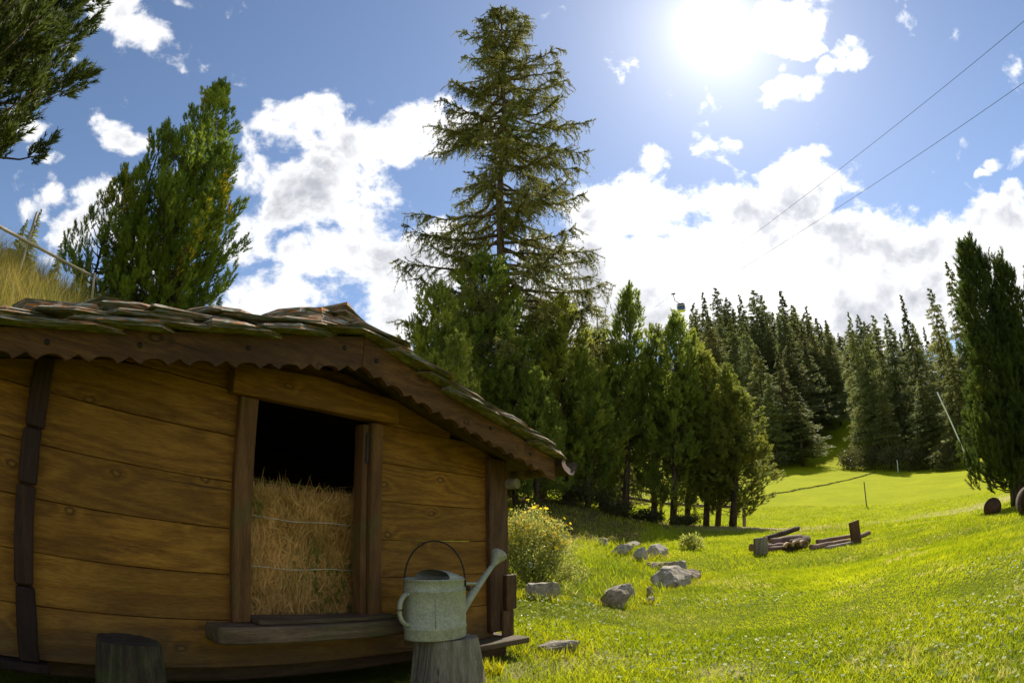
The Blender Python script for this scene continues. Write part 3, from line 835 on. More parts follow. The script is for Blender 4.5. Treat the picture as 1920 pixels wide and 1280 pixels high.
# ================================================================== hay bale inside the opening
def straw(n, lo, hi, length, width, face='y', spread=.5, seed=0):
    """loose stalks lying in a slab near a face"""
    g = np.random.default_rng(seed); lo, hi = np.array(lo), np.array(hi)
    p = lo + (hi - lo) * g.random((n, 3))
    ang = g.normal(math.pi / 2, spread, n)       # mostly upright, some crossing
    d = np.stack([np.cos(ang), g.normal(0, .22, n) - .12, np.sin(ang)], -1); d /= np.linalg.norm(d, axis=1)[:, None]
    L = length * g.uniform(.4, 1.3, n)[:, None]
    bend = np.stack([g.normal(0, .18, n), g.normal(-.05, .12, n), g.normal(0, .1, n)], -1) * L
    s = np.cross(d, np.stack([g.normal(0, .5, n), np.ones(n), g.normal(0, .5, n)], -1)); s /= np.linalg.norm(s, axis=1)[:, None] + 1e-9
    s *= (width * g.uniform(.5, 1.4, n))[:, None] / 2
    a = p - d * L / 2; m_ = p + bend * .5; b_ = p + d * L / 2
    V_ = np.stack([a - s, a + s, m_ - s, m_ + s, b_ - s * .3, b_ + s * .3], 1).reshape(-1, 3)
    i = np.arange(n)[:, None] * 6
    F_ = np.stack([i + np.array([[0, 1, 3, 2]]), i + np.array([[2, 3, 5, 4]])], 1).reshape(-1, 4)
    return V_, F_
bale = empty('hay_bale', hutw(1.5, .18, Z0 - .53), HUT_AZ)
tag(bale, 'tied bale of golden hay filling the lower part of the hut opening', 'hay bale')
bz = .53
core = box_piece('bale_core', (-.50, .03, .0), (.46, .62, bz + .165), M['hay'], bale, .03, .006, 8)
V1, F1 = straw(19000, (-.48, -.055, .01), (.44, .02, bz + .165), .085, .0036, spread=.6, seed=1)
V2, F2 = straw(2600, (-.48, -.02, bz + .13), (.44, .5, bz + .20), .075, .0030, spread=.9, seed=2)
V3, F3 = straw(60, (-.46, -.03, bz + .17), (.40, .05, bz + .20), .13, .0028, spread=.4, seed=3)
st = link('straw', mesh_np('straw', np.vstack([V1, V2, V3]), np.vstack([F1, F2 + len(V1), F3 + len(V1) + len(V2)]), 4), M['hay'], bale); st['kind'] = 'stuff'
for zz in (bz + .055, bz - .155):
    xs = np.linspace(-.5, .46, 24); link('twine', tubes_mesh('twine', [(np.stack([xs, -.066 - .003 * np.sin(xs * 31), zz + .0035 * np.sin(xs * 17) - .006 * np.cos(xs * 3.4)], -1), .0016, 5)]), M['twine'], bale)

# ================================================================== stumps in front of the hut
def stump(name, loc, w0, w1, d0, d1, h, mat, seed, label, top_tilt=0.0, cat='stump', n=18, cracks=True):
    r = random.Random(seed); bm = bmesh.new(); rows = []
    K = 9
    for k in range(K):
        f_ = k / (K - 1); z = h * f_; row = []
        w = w0 + (w1 - w0) * f_; d = d0 + (d1 - d0) * f_
        for i in range(n * 2):
            a = math.pi * i / n
            q = (abs(math.cos(a)) ** 2.8 + abs(math.sin(a)) ** 2.8) ** (-1 / 2.8)
            c = .93 if (cracks and (i * 7 + seed) % 9 == 0) else 1.0
            rr = q * c * (1 + .03 * math.sin(a * 3 + seed) + .02 * math.sin(a * 7 + k * .4)) * (.985 if k == K - 1 else 1)
            row.append(bm.verts.new((w / 2 * rr * math.cos(a), d / 2 * rr * math.sin(a), z + (top_tilt * math.cos(a) if k == K - 1 else 0) + r.uniform(-.002, .002))))
        rows.append(row)
    for k in range(K - 1):
        for i in range(2 * n): bm.faces.new((rows[k][i], rows[k][(i + 1) % (2 * n)], rows[k + 1][(i + 1) % (2 * n)], rows[k + 1][i]))
    ct = bm.verts.new((0, 0, h - .006))
    for i in range(2 * n): bm.faces.new((rows[-1][i], rows[-1][(i + 1) % (2 * n)], ct))
    bm.faces.new(rows[0][::-1])
    o = link(name, bm_mesh(name, bm), mat, None, loc, (0, 0, HUT_AZ))
    return tag(o, label, cat)
gl = lambda x, y: hz(*hutw(x, y, 0).xy)
p = hutw(.535, -.27, 0); s1 = stump('wood_block', Vector((p.x, p.y, hz(p.x, p.y) - .1)), .30, .21, .26, .18, Z0 - .395 - hz(p.x, p.y) + .1, M['dark_block'] if 'dark_block' in M else M['corner_wood'], 3, 'dark tapered wood block standing before the left half of the hut wall', 0, 'wood block')
p = hutw(1.965, -.26, 0); gz0 = hz(p.x, p.y) - .1
s2 = stump('tree_stump', Vector((p.x, p.y, gz0)), .36, .27, .30, .24, Z0 - .447 - gz0, M['grey_wood'], 5, 'weathered grey tree stump with a split foot carrying the watering can', 0)

# ================================================================== watering can
CX, CY, CZ0 = 1.907, -.25, Z0 - .445
can = empty('watering_can', hutw(CX, CY, CZ0), HUT_AZ)
tag(can, 'galvanised zinc watering can with hoop handle standing on a stump', 'watering can')
RXc, RYc, HC = .162, .105, .268
prof = [(.0, .004), (.965, .004), (.985, .0), (1.0, .006), (1.0, .045), (1.018, .049), (1.018, .056), (1.0, .060), (.995, .15), (.99, HC - .055), (1.006, HC - .052), (1.006, HC - .047), (.99, HC - .044), (.99, HC - .006), (1.012, HC - .004), (1.016, HC), (1.006, HC + .004), (.985, HC), (.978, HC - .01), (.975, .02), (0, .015)]
lathe('body', prof, 64, M['zinc'], can, (0, 0, 0), RXc, RYc)
link('seam', tubes_mesh('seam', [([(-RXc * .55, -RYc * .84, .06), (-RXc * .55, -RYc * .84, .14), (-RXc * .55, -RYc * .84, HC - .056)], .0022, 6)]), M['zinc'], can)
# half lid rising to an opening
def lid_mesh():
    V_, F_ = [], []; n, k = 24, 8
    for i in range(k):
        f_ = i / (k - 1)
        for j in range(n):
            a = -math.pi / 2 + math.pi * j / (n - 1)
            x = RXc * .985 * math.cos(a) * (1 - f_) + (-.02 + .012 * math.cos(a)) * f_ - .0
            y = RYc * .985 * math.sin(a)
            z = HC + .002 + .040 * math.sin(f_ * math.pi / 2) * math.cos(a) ** .8 if math.cos(a) > 1e-6 else HC + .002
            V_.append((x, y, z))
    for i in range(k - 1):
        for j in range(n - 1): F_.append((i * n + j, i * n + j + 1, (i + 1) * n + j + 1, (i + 1) * n + j))
    return mesh_np('lid', V_, F_, 4, smooth=True)
link('lid', lid_mesh(), M['zinc'], can)
# rear loop handle (seen at the left)
t_ = np.linspace(0, 1, 22); ang = np.pi * (.5 + t_)
hp = np.stack([-RXc - .004 + .046 * np.cos(ang) * 1.0, np.zeros(22), .140 + .066 * np.sin(ang) ** 1], -1)
hp = np.vstack([[(-RXc + .012, 0, .212)], hp, [(-RXc + .012, 0, .068)]])
link('handle', tubes_mesh('handle', [(hp, .0105, 10)]), M['zinc'], can)
# hoop
t_ = np.linspace(0, np.pi, 30)
hoop = np.stack([.006 + .108 * np.cos(t_) - .012, -.085 + 0 * t_ + .16 * (1 - np.cos(t_)) / 2 * 1.0, HC - .035 + .205 * np.sin(t_) ** .85], -1)
link('hoop_handle', tubes_mesh('hoop_handle', [(hoop, .0036, 8)]), M['dark_iron'], can)
lathe('lug', [(0, 0), (.013, 0), (.013, .006), (.006, .010), (0, .011)], 14, M['dark_iron'], can, (.103, -.098, HC - .042), rot=(R_(90), 0, 0))
# spout, brace and rose
sp0, sp1 = np.array([RXc - .02, 0, .085]), np.array([.405, 0, .322])
P_ = sp0 + (sp1 - sp0) * np.linspace(0, 1, 12)[:, None]; P_[:, 2] += .006 * np.sin(np.linspace(0, np.pi, 12))
link('spout', tubes_mesh('spout', [(P_, np.linspace(.024, .0115, 12), 14)]), M['zinc'], can)
link('brace', tubes_mesh('brace', [([(RXc - .01, 0, .238), (.24, 0, .236), (.305, 0, .232)], [.008, .0075, .007], 10)]), M['zinc'], can)
lathe('rose', [(.0, .0), (.012, .0), (.015, .012), (.028, .045), (.041, .066), (.044, .074), (.041, .080), (.0, .088)], 28, M['zinc'], can, tuple(sp1 - np.array([.006, 0, .006])), rot=(0, R_(42), 0))
bpy.data.objects['rose'].parent = bpy.data.objects['spout']
bpy.data.objects['lug'].parent = bpy.data.objects['hoop_handle']


# ================================================================== stones on the lawn
def rock_mesh(seed, flat=1.0):
    bm = bmesh.new(); bmesh.ops.create_icosphere(bm, subdivisions=4, radius=.5)
    r = random.Random(seed); o = Vector((r.uniform(0, 99), r.uniform(0, 99), r.uniform(0, 99)))
    planes = [(Vector((r.gauss(0, 1), r.gauss(0, 1), r.gauss(0, 1))).normalized(), r.uniform(.22, .38)) for _ in range(14)]
    for v in bm.verts:
        p = v.co.copy()
        for nrm, dd in planes:
            e = p.dot(nrm) - dd
            if e > 0: p -= nrm * e * .97
        p *= 1 + .10 * mnoise.noise(p * 3.2 + o) + .07 * mnoise.noise(p * 9 + o) + .03 * mnoise.noise(p * 22 + o)
        v.co = p
    return bm_mesh('rock', bm)
rk = [  # px centre, base y, px width, px height, distance, material, label
 (1010,1116,66,34,5.0,'rock','flat pale stone slab lying at the foot of the yellow flowering shrub',(1.0,.8)),
 (1150,1136,58,46,5.7,'rock_brown','blocky brown topped boulder in the lawn, nearest of the stone line',(1,1)),
 (1164,1104,58,30,6.6,'rock','grey stone with a dark right end just behind the brown boulder',(1,.8)),
 (1257,1103,72,40,7.4,'rock','large flat tilted grey slab in the middle of the lawn stones',(1,.8)),
 (1277,1068,26,20,8.7,'rock','small mottled stone standing behind the large tilted slab',(1,1)),
 (1301,1089,42,22,8.0,'rock_brown','dark low stone at the right tip of the large tilted slab',(1,.8)),
 (1217,1119,20,16,6.2,'rock','small whitish stone low in the grass between boulder and slab',(1,1)),
 (1218,1107,18,20,6.6,'rock_brown','small dark upright stone above the little whitish one',(1,1)),
 (1238,1060,62,14,9.0,'rock_brown','long low brown stone half sunk in the lawn behind the tilted slab',(1,.7)),
 (1166,1037,42,22,10.2,'rock','broad pale stone at the edge of the tree shade, left of the pair',(1,.8)),
 (1202,1049,28,32,9.6,'rock','upright pinkish stone between the two broad pale stones',(1,1)),
 (1231,1040,40,24,10.0,'rock','pale stone with a shaded top at the right end of the back row',(1,.8)),
 (1131,1022,20,14,11.2,'rock','smallest farthest stone at the left end of the back row',(1,1)),
 (1192,1024,26,12,11.4,'rock','thin low stone behind the upright pinkish stone',(1,1)),
 (1036,1222,92,24,3.45,'rock','long pale stone lying flat in the near grass beside the hut corner',(1,.45)),
 (921,1250,22,12,3.0,'rock','small white stone in the grass by the grey stump',(1,.7)),
]
rmesh = [rock_mesh(s) for s in range(8)]
for i, (px, py, w, h, d, mt, lab, (a_, b_)) in enumerate(rk):
    a, e = az_el(px, py); x, y = d * math.sin(a), d * math.cos(a)
    dist = math.hypot(d, .7); m_px = dist / 1129.0
    W_, H_ = w * m_px * 1.16, h * m_px * 1.5
    z = hz(x, y)
    o = link('rock', rmesh[i % 8].copy(), M[mt], None, (x, y, z + H_ * .16), (random.uniform(-.12, .12), random.uniform(-.12, .12), -a + random.uniform(-.3, .3)))
    o.data.name = 'rock'
    o.scale = (W_ * 1.15, W_ * b_ * 1.0, H_ * 1.15)
    tag(o, lab, 'rock', 'stones strewn over the lawn')


# ================================================================== foliage machinery
def tufts(P, D, L, n, nl, w, spread=.75, seed=0, t0=.0):
    """needle triangles round shoots: P base, D direction (unit), L length"""
    g = np.random.default_rng(seed); N = len(P)
    P = np.repeat(P, n, 0); D = np.repeat(D, n, 0); L = np.repeat(np.broadcast_to(L, (N,)), n)
    t_ = g.uniform(t0, 1, N * n)
    rnd = g.normal(size=(N * n, 3)); rnd -= (rnd * D).sum(1)[:, None] * D; rnd /= np.linalg.norm(rnd, axis=1)[:, None] + 1e-9
    ph = spread * g.uniform(.6, 1.25, N * n)[:, None]
    nd = D * np.cos(ph) + rnd * np.sin(ph)
    base = P + D * (L * t_)[:, None]
    ln = (np.repeat(np.broadcast_to(nl, (N,)), n) * g.uniform(.7, 1.2, N * n))[:, None]
    s = np.cross(nd, g.normal(size=(N * n, 3))); s /= np.linalg.norm(s, axis=1)[:, None] + 1e-9
    s *= w / 2
    V_ = np.stack([base - s, base + s, base + nd * ln], 1).reshape(-1, 3)
    F_ = np.arange(len(V_)).reshape(-1, 3)
    return V_, F_
def unit(v): return v / (np.linalg.norm(v, axis=-1, keepdims=True) + 1e-9)


def stone_pine(H, Rmax, seed, nb=100, nsh=14, needles=20, nl=.085, nw=.013, sl=.2, pl=.7, pr=.16, base=.06, tops=(), pw=.8, lowfull=.3, trunk_r=.15, rise=.75, mat='pine', bark_m='bark', step=.40, low_thin=.0):
    """upswept pine whose boughs end in separate upright plumes; returns (trunk mesh, crown mesh)"""
    g = np.random.default_rng(seed)
    tubes = []; SP, SD, SL = [], [], []
    def plume(p, ax, Lp, rp, n):
        q = g.random(n) ** .85
        a = g.normal(size=(n, 3)); a -= (a @ ax)[:, None] * ax; a = unit(a)
        rr = rp * np.sin(np.pi * np.clip(q * .85 + .12, 0, 1)) ** .7 * np.sqrt(g.random(n))
        SP.append(p + ax * (Lp * q)[:, None] + a * rr[:, None]); SD.append(unit(ax + a * (.55 * (1 - q))[:, None] + g.normal(0, .13, (n, 3)))); SL.append(sl * g.uniform(.65, 1.25, n))
    leaders = [(0, 0, 1.0, 0.0)] + list(tops)
    for (ox, oy, hf, fork) in leaders:
        Ht = H * hf; k_ = 1.0 if fork == 0 else .60
        zt = np.linspace(H * fork, Ht, 9); f01 = (zt - zt[0]) / (zt[-1] - zt[0]); bow = g.normal(0, .012, 2) * H
        sp = np.clip(f01 / .45, 0, 1) ** .8 if fork else f01 * 0
        TP = np.stack([ox * sp + bow[0] * f01 ** 2, oy * sp + bow[1] * f01 ** 2, zt], -1)
        tubes.append((TP, trunk_r * k_ * (1 - fork) * (1 - .93 * f01) + .004, 9))
        b0 = max(base, fork + .06); nbt = max(8, int(nb * k_ * (hf - b0)))
        for i in range(nbt):
            rel = (i + g.random()) / nbt; z = H * (b0 + (hf - b0) * rel)
            prof = min(1, (rel + .05) / lowfull) ** .5 * (1 - rel) ** pw
            R = Rmax * k_ * max(.05, prof) * g.uniform(.60, 1.15)
            if rel < .18 and g.random() < low_thin: continue
            az = i * 2.39996 + g.normal(0, .4)
            o = np.array([np.interp(z, zt, TP[:, 0]), np.interp(z, zt, TP[:, 1]), z]); h_ = np.array([math.cos(az), math.sin(az), 0.0])
            m_ = 6; tt = np.linspace(0, 1, m_)
            bp = o + h_ * (R * tt)[:, None] + np.array([0, 0, 1.0]) * (R * (.05 + rise * tt ** 1.8 * (.5 + .5 * rel)))[:, None]
            bp[1:-1] += g.normal(0, .03 * R, (m_ - 2, 3))
            if R > .3: tubes.append((bp, np.linspace(.016 + .010 * R, .006, m_), 4))
            npl = max(1, int(R / step))
            for c in range(npl):
                t_ = 1.0 - c * (.72 / max(1, npl)) - g.uniform(0, .06)
                p = np.array([np.interp(t_, tt, bp[:, d]) for d in range(3)]) + (g.normal(0, .12, 3) * (.3 if c == 0 else 1.0) * [1, 1, .6])
                ax = unit(h_ * g.uniform(.15, .65) * (1 - .5 * rel) + np.array([0, 0, 1.0]) + g.normal(0, .12, 3))
                s_ = g.uniform(.65, 1.25) * (1.0 if c == 0 else .8) * (.65 + .35 * min(1, R / (.5 * Rmax)))
                plume(p - ax * pl * .25 * s_, ax, pl * s_, pr * g.uniform(.8, 1.2), max(4, int(nsh * s_)))
        plume(TP[-1] - [0, 0, pl * .9], np.array([0, 0, 1.0]), pl * 1.1, pr * .8, nsh)
    SP, SD, SL = np.vstack(SP), np.vstack(SD), np.concatenate(SL)
    V_, F_ = tufts(SP, SD, SL, needles, nl, nw, .62, seed)
    return tubes_mesh('trunk', tubes, mats=[M[bark_m]]), mesh_np('crown', V_, F_, 3, mats=[M[mat]])


def conifer_far(H, Rmax, seed, nb=120, sub=26, nl=.36, nw=.085, base=.10, droop=.30, pw=.9, sparse=1.0, trunk_r=.17, mat='spruce'):
    g = np.random.default_rng(seed); tubes = []
    zt = np.linspace(0, H, 7); tubes.append((np.stack([zt * 0, zt * 0, zt], -1), trunk_r * (1 - .95 * zt / H), 7))
    P, D, LL = [], [], []
    for i in range(nb):
        rel = ((i + g.random()) / nb); z = H * (base + (1 - base) * rel)
        R = Rmax * max(.03, (1 - rel) ** pw) * g.uniform(.6, 1.15) * min(1, (rel + .12) / .22)
        az = g.uniform(0, 2 * math.pi); h_ = np.array([math.cos(az), math.sin(az), 0])
        n = max(4, int(sub * sparse * (.3 + .7 * R / Rmax)))
        t_ = g.uniform(.12, 1, n)
        pos = np.array([0, 0, z]) + h_ * (R * t_)[:, None] + np.array([0, 0, 1.0]) * (-droop * R * t_ ** 1.3 + .12 * R * t_ ** 3)[:, None]
        pos += np.cross(h_, [0, 0, 1.0]) * (g.normal(0, .20, n) * R * t_)[:, None] + g.normal(0, .05, (n, 3)) * R * .6
        d = unit(h_ * .8 + np.array([0, 0, -.35]) + g.normal(0, .5, (n, 3)))
        P.append(pos); D.append(d); LL.append(np.full(n, .30 + .70 * min(1, R / (Rmax * .6))))
        if R > .8: tubes.append((np.array([[0, 0, z], h_ * R * .5 + [0, 0, z - droop * R * .3], h_ * R * .95 + [0, 0, z - droop * R * .85]]), [.035, .022, .008], 3))
    P.append(np.array([[0, 0, H - .6], [0, 0, H - .9], [0, 0, H - .3]])); D.append(np.array([[0, 0, 1.0]] * 3)); LL.append(np.full(3, .4))
    P, D, LL = np.vstack(P), np.vstack(D), np.concatenate(LL)
    V_, F_ = tufts(P, D, .32 * LL, 6, nl * LL, nw, .9, seed)
    return tubes_mesh('trunk', tubes, mats=[M['larch_bark']]), mesh_np('crown', V_, F_, 3, mats=[M[mat]])


def plant_tree(name, meshes, loc, rz, scale, label, cat='tree', group=None, lean=(0, 0)):
    t = empty(name, loc); t.rotation_euler = (lean[0], lean[1], rz); t.scale = scale if hasattr(scale, '__len__') else (scale,) * 3
    tag(t, label, cat, group)
    link('trunk', meshes[0], None, t); link('crown', meshes[1], None, t)
    return t


def tree_h(px, py, d):
    """tree top on the sight line at d; returns foot and height"""
    tp_ = at(px, py, d); z = hz(tp_.x, tp_.y)
    return Vector((tp_.x, tp_.y, z)), tp_.z - z

# ---- left: great stone pine at the frame edge and the big one behind the roof
big = stone_pine(9.0, 2.1, 21, nb=290, nsh=17, needles=32, nl=.085, nw=.015, sl=.17, pl=.50, pr=.095, base=.08, tops=((-1.0, .2, .80, .12), (-1.75, .1, .62, .05), (.55, -.3, .74, .2)), pw=.85, lowfull=.25, rise=.9, step=.30)
f_, h_ = tree_h(432, 168, 9.0)
plant_tree('stone_pine', big, f_ + Vector((-.18, -.12, -.2)), R_(35), (h_ + .2) / 9.0, 'broad many-topped stone pine with yellowing tufts rising behind the hut roof')
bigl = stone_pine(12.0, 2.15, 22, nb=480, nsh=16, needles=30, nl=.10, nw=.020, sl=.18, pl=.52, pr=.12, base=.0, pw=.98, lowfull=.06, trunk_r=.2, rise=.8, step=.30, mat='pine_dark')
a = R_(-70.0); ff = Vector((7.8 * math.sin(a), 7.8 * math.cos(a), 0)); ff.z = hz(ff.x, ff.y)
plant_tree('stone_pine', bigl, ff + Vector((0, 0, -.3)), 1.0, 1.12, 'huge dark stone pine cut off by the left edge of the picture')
# ---- right edge
f_, h_ = tree_h(1842, 446, 13.2)
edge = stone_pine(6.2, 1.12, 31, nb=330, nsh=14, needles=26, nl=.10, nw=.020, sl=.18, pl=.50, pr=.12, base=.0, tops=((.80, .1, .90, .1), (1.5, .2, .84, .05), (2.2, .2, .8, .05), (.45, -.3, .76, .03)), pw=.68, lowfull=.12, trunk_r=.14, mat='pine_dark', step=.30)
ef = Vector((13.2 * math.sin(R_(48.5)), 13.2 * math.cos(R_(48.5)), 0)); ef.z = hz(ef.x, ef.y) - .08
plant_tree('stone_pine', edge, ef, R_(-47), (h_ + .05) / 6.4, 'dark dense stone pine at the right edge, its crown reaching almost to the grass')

# ---- the row of stone pines in the middle
rowA = stone_pine(11.0, 1.65, 41, nb=155, nsh=19, needles=24, nl=.12, nw=.026, sl=.22, pl=.80, pr=.155, base=.045, pw=.70, mat='pine_far', tops=((.35, .2, .95, .45), (-.5, .3, .72, .3)), low_thin=.25)
rowB = stone_pine(9.0, 1.75, 42, nb=170, nsh=19, needles=24, nl=.12, nw=.026, sl=.22, pl=.80, pr=.155, base=.04, pw=.72, mat='pine_far', tops=((.6, .3, .80, .25),), low_thin=.25)
rowC = stone_pine(8.0, 1.6, 43, nb=165, nsh=16, needles=24, nl=.12, nw=.026, sl=.22, pl=.75, pr=.14, base=.02, pw=.66, lowfull=.12, mat='pine_far', tops=((.5, .3, .82, .3), (-.55, .2, .74, .2)))
G = 'stone pines standing in the middle row'
row = [ # px trunk, px top, py top, d, variant, width, label
 (1130,1120,640,19.0,'B',.95,'row stone pine third left of the two-pronged one, in front of the larch fringe'),
 (1172,1192,556,18.5,'A',1.0,'tallest stone pine of the row, with a two-pronged tip below the cloud'),
 (1226,1236,628,19.0,'B',.9,'row stone pine just right of the two-pronged tallest one'),
 (1262,1270,596,18.3,'A',.95,'pointed stone pine of the row standing under the distant gondola'),
 (1288,1306,640,19.2,'B',.85,'stone pine of the row right beside the pointed one under the gondola'),
 (1324,1334,668,18.6,'A',.9,'row stone pine third from the right end'),
 (1346,1366,700,19.2,'B',.85,'row stone pine second from the right end, half behind the last'),
 (1374,1392,740,18.5,'B',1.1,'lowest stone pine at the right end of the row with a bare lower trunk'),
]
for i, (pt, px, py, d, k, w, lab) in enumerate(row):
    f_, h_ = tree_h(px, py, d); me_, H0 = (rowA, 11.0) if k == 'A' else (rowB, 9.0)
    b_ = on_ground(pt, d); s = h_ / H0
    off = Vector((f_.x - b_.x, f_.y - b_.y, 0)); L_ = off.length
    t = plant_tree('stone_pine', me_, b_ + Vector((0, 0, -.05)), random.uniform(0, 6.28), (w * max(s, .78), w * max(s, .78), s), lab, 'tree', G)
    ax = Vector((-off.y, off.x, 0)); t.rotation_mode = 'QUATERNION'
    from mathutils import Quaternion
    t.rotation_quaternion = Quaternion(ax.normalized() if L_ > 1e-4 else Vector((1, 0, 0)), math.atan2(L_, h_) * .8) @ Quaternion((0, 0, 1), i * 1.3)
left_row = [
 (905,492,16.5,'C',1.35,'bushy green stone pine with a rounded point in front of the larch trunk'),
 (826,548,14.5,'C',1.2,'yellow-green stone pine at the left foot of the larch above the roof slope'),
 (858,640,13.0,'C',.8,'low stone pine peeping over the middle of the right roof slope'),
 (962,640,15.5,'C',1.0,'stone pine right of the rounded one, filling in under the larch trunk'),
 (1052,572,17.5,'C',1.35,'tall leafy stone pine right of the larch trunk, below its sagging boughs'),
 (1002,700,15.0,'C',.9,'shaded stone pine above the lower end of the right roof slope'),
 (1092,668,17.0,'B',1.0,'dense dark stone pine left of the row, behind the gutter end'),
]
for i, (px, py, d, k, w, lab) in enumerate(left_row):
    f_, h_ = tree_h(px, py, d); s = h_ / (8.0 if k == 'C' else 9.0)
    plant_tree('stone_pine', rowC if k == 'C' else rowB, f_ + Vector((0, 0, -.05)), i * 1.9 + .4, (w * max(s, .6), w * max(s, .6), s), lab, 'tree', 'stone pines under the great larch')

# ---- the great larch
def great_larch(H, seed=5):
    g = np.random.default_rng(seed); tubes = []; SP, SD, SL_ = [], [], []
    zt = np.linspace(0, H, 12); TP = np.stack([.10 * np.sin(zt * .5), .08 * np.cos(zt * .4), zt], -1)
    tubes.append((TP, .235 * (1 - .96 * (zt / H) ** .85), 12))
    i = 0
    z = H * .17
    while z < H * .995:
        rel = z / H
        dtop = H - z
        R0 = np.interp(dtop, [0, .5, 1.2, 2.6, 4.5, 7.5, 11, 14, 18, 21], [.12, .42, .9, 1.6, 2.2, 2.9, 3.1, 3.1, 3.9, 3.4])
        R = R0 * g.choice([.5, .75, .95, 1.08], p=[.15, .25, .3, .3]) * g.uniform(.85, 1.1)
        az = i * 2.39996 + g.normal(0, .5); h_ = np.array([math.cos(az), math.sin(az), 0.0]); side = np.array([-h_[1], h_[0], 0])
        o = np.array([np.interp(z, zt, TP[:, 0]), np.interp(z, zt, TP[:, 1]), z])
        m_ = 9; tt = np.linspace(0, 1, m_)
        dr = np.interp(rel, [0, .5, .85, 1], [.42, .30, -.05, -.5]) * g.uniform(.6, 1.3)
        zz = R * (-dr * tt ** 1.1 + (dr * .55 + .10) * tt ** 3)
        wob = np.cumsum(g.normal(0, .035, m_)) * R
        bp = o + h_ * (R * tt)[:, None] + np.array([0, 0, 1.0]) * zz[:, None] + side * wob[:, None]
        tubes.append((bp, np.linspace(.020 + .016 * R, .006, m_), 5))
        nt = int(12.5 * R) + 4
        for k in range(nt):
            t_ = g.uniform(.18, 1.0); p0 = np.array([np.interp(t_, tt, bp[:, c]) for c in range(3)])
            sd_ = g.choice([-1, 1]); tl = g.uniform(.30, .95) * (.45 + .55 * R / 3.5) * (1.15 - t_ * .5)
            d0 = unit(h_ * g.uniform(.3, .9) + side * sd_ * g.uniform(.2, 1.0) + np.array([0, 0, g.uniform(-.5, .25)]))
            q = np.linspace(0, 1, 5)
            sag = g.uniform(.2, .75)
            tw = p0 + d0 * (tl * q)[:, None] + np.array([0, 0, -1.0]) * (tl * sag * q ** 1.8)[:, None] + np.array([0, 0, 1.0]) * (tl * .25 * q ** 5)[:, None]
            tubes.append((tw, np.linspace(.011, .004, 5), 3))
            for c in range(4):
                sgm = tw[c + 1] - tw[c]; SP.append(tw[c]); SD.append(sgm / (np.linalg.norm(sgm) + 1e-9)); SL_.append(np.linalg.norm(sgm))
            if g.random() < .8:       # hanging twiglets
                for _ in range(g.integers(1, 4)):
                    b0 = tw[g.integers(1, 5)]; l2 = g.uniform(.15, .5); d2 = unit(np.array([g.normal(0, .3), g.normal(0, .3), -1.0]))
                    tubes.append(([b0, b0 + d2 * l2], [.005, .003], 3)); SP.append(b0); SD.append(d2); SL_.append(l2)
        SP += [bp[c] for c in range(3, m_ - 1)]; SD += [unit(bp[c + 1] - bp[c]) for c in range(3, m_ - 1)]; SL_ += [np.linalg.norm(bp[c + 1] - bp[c]) for c in range(3, m_ - 1)]
        z += np.interp(rel, [0, .5, 1], [.115, .11, .085]) * g.uniform(.4, 1.5); i += 1
    SP, SD, SL_ = np.array(SP), np.array(SD), np.array(SL_)
    V_, F_ = tufts(SP, SD, SL_, 15, .085, .021, 1.05, seed)
    return tubes_mesh('trunk', tubes, mats=[M['larch_bark']]), mesh_np('crown', V_, F_, 3, mats=[M['larch']])
f_, h_ = tree_h(941, 16, 18.0)
larch = great_larch(h_)
plant_tree('larch_tree', larch, f_, R_(10), 1.0, 'very tall ragged larch with drooping boughs standing alone against the clouds')
# young light green larch tip hanging right of it and the fringe behind the row
fr = conifer_far(12.0, 2.6, 77, nb=150, sub=40, nl=.20, nw=.030, base=.05, droop=.25, pw=.6, mat='larch')
for px, py, d, w, lab in [(1118,578,23.0,1.1,'yellow-green larch with weeping twigs between the great larch and the pine row'),(1010,560,24.0,1.0,'loose larch crown behind the foot of the great larch'),(1150,640,24.0,.9,'short larch filling the gap left of the two-pronged pine')]:
    f_, h_ = tree_h(px, py, d); plant_tree('larch_tree', fr, f_, px * .1, (w, w, h_ / 12.0), lab, 'tree', 'larches behind the middle row')

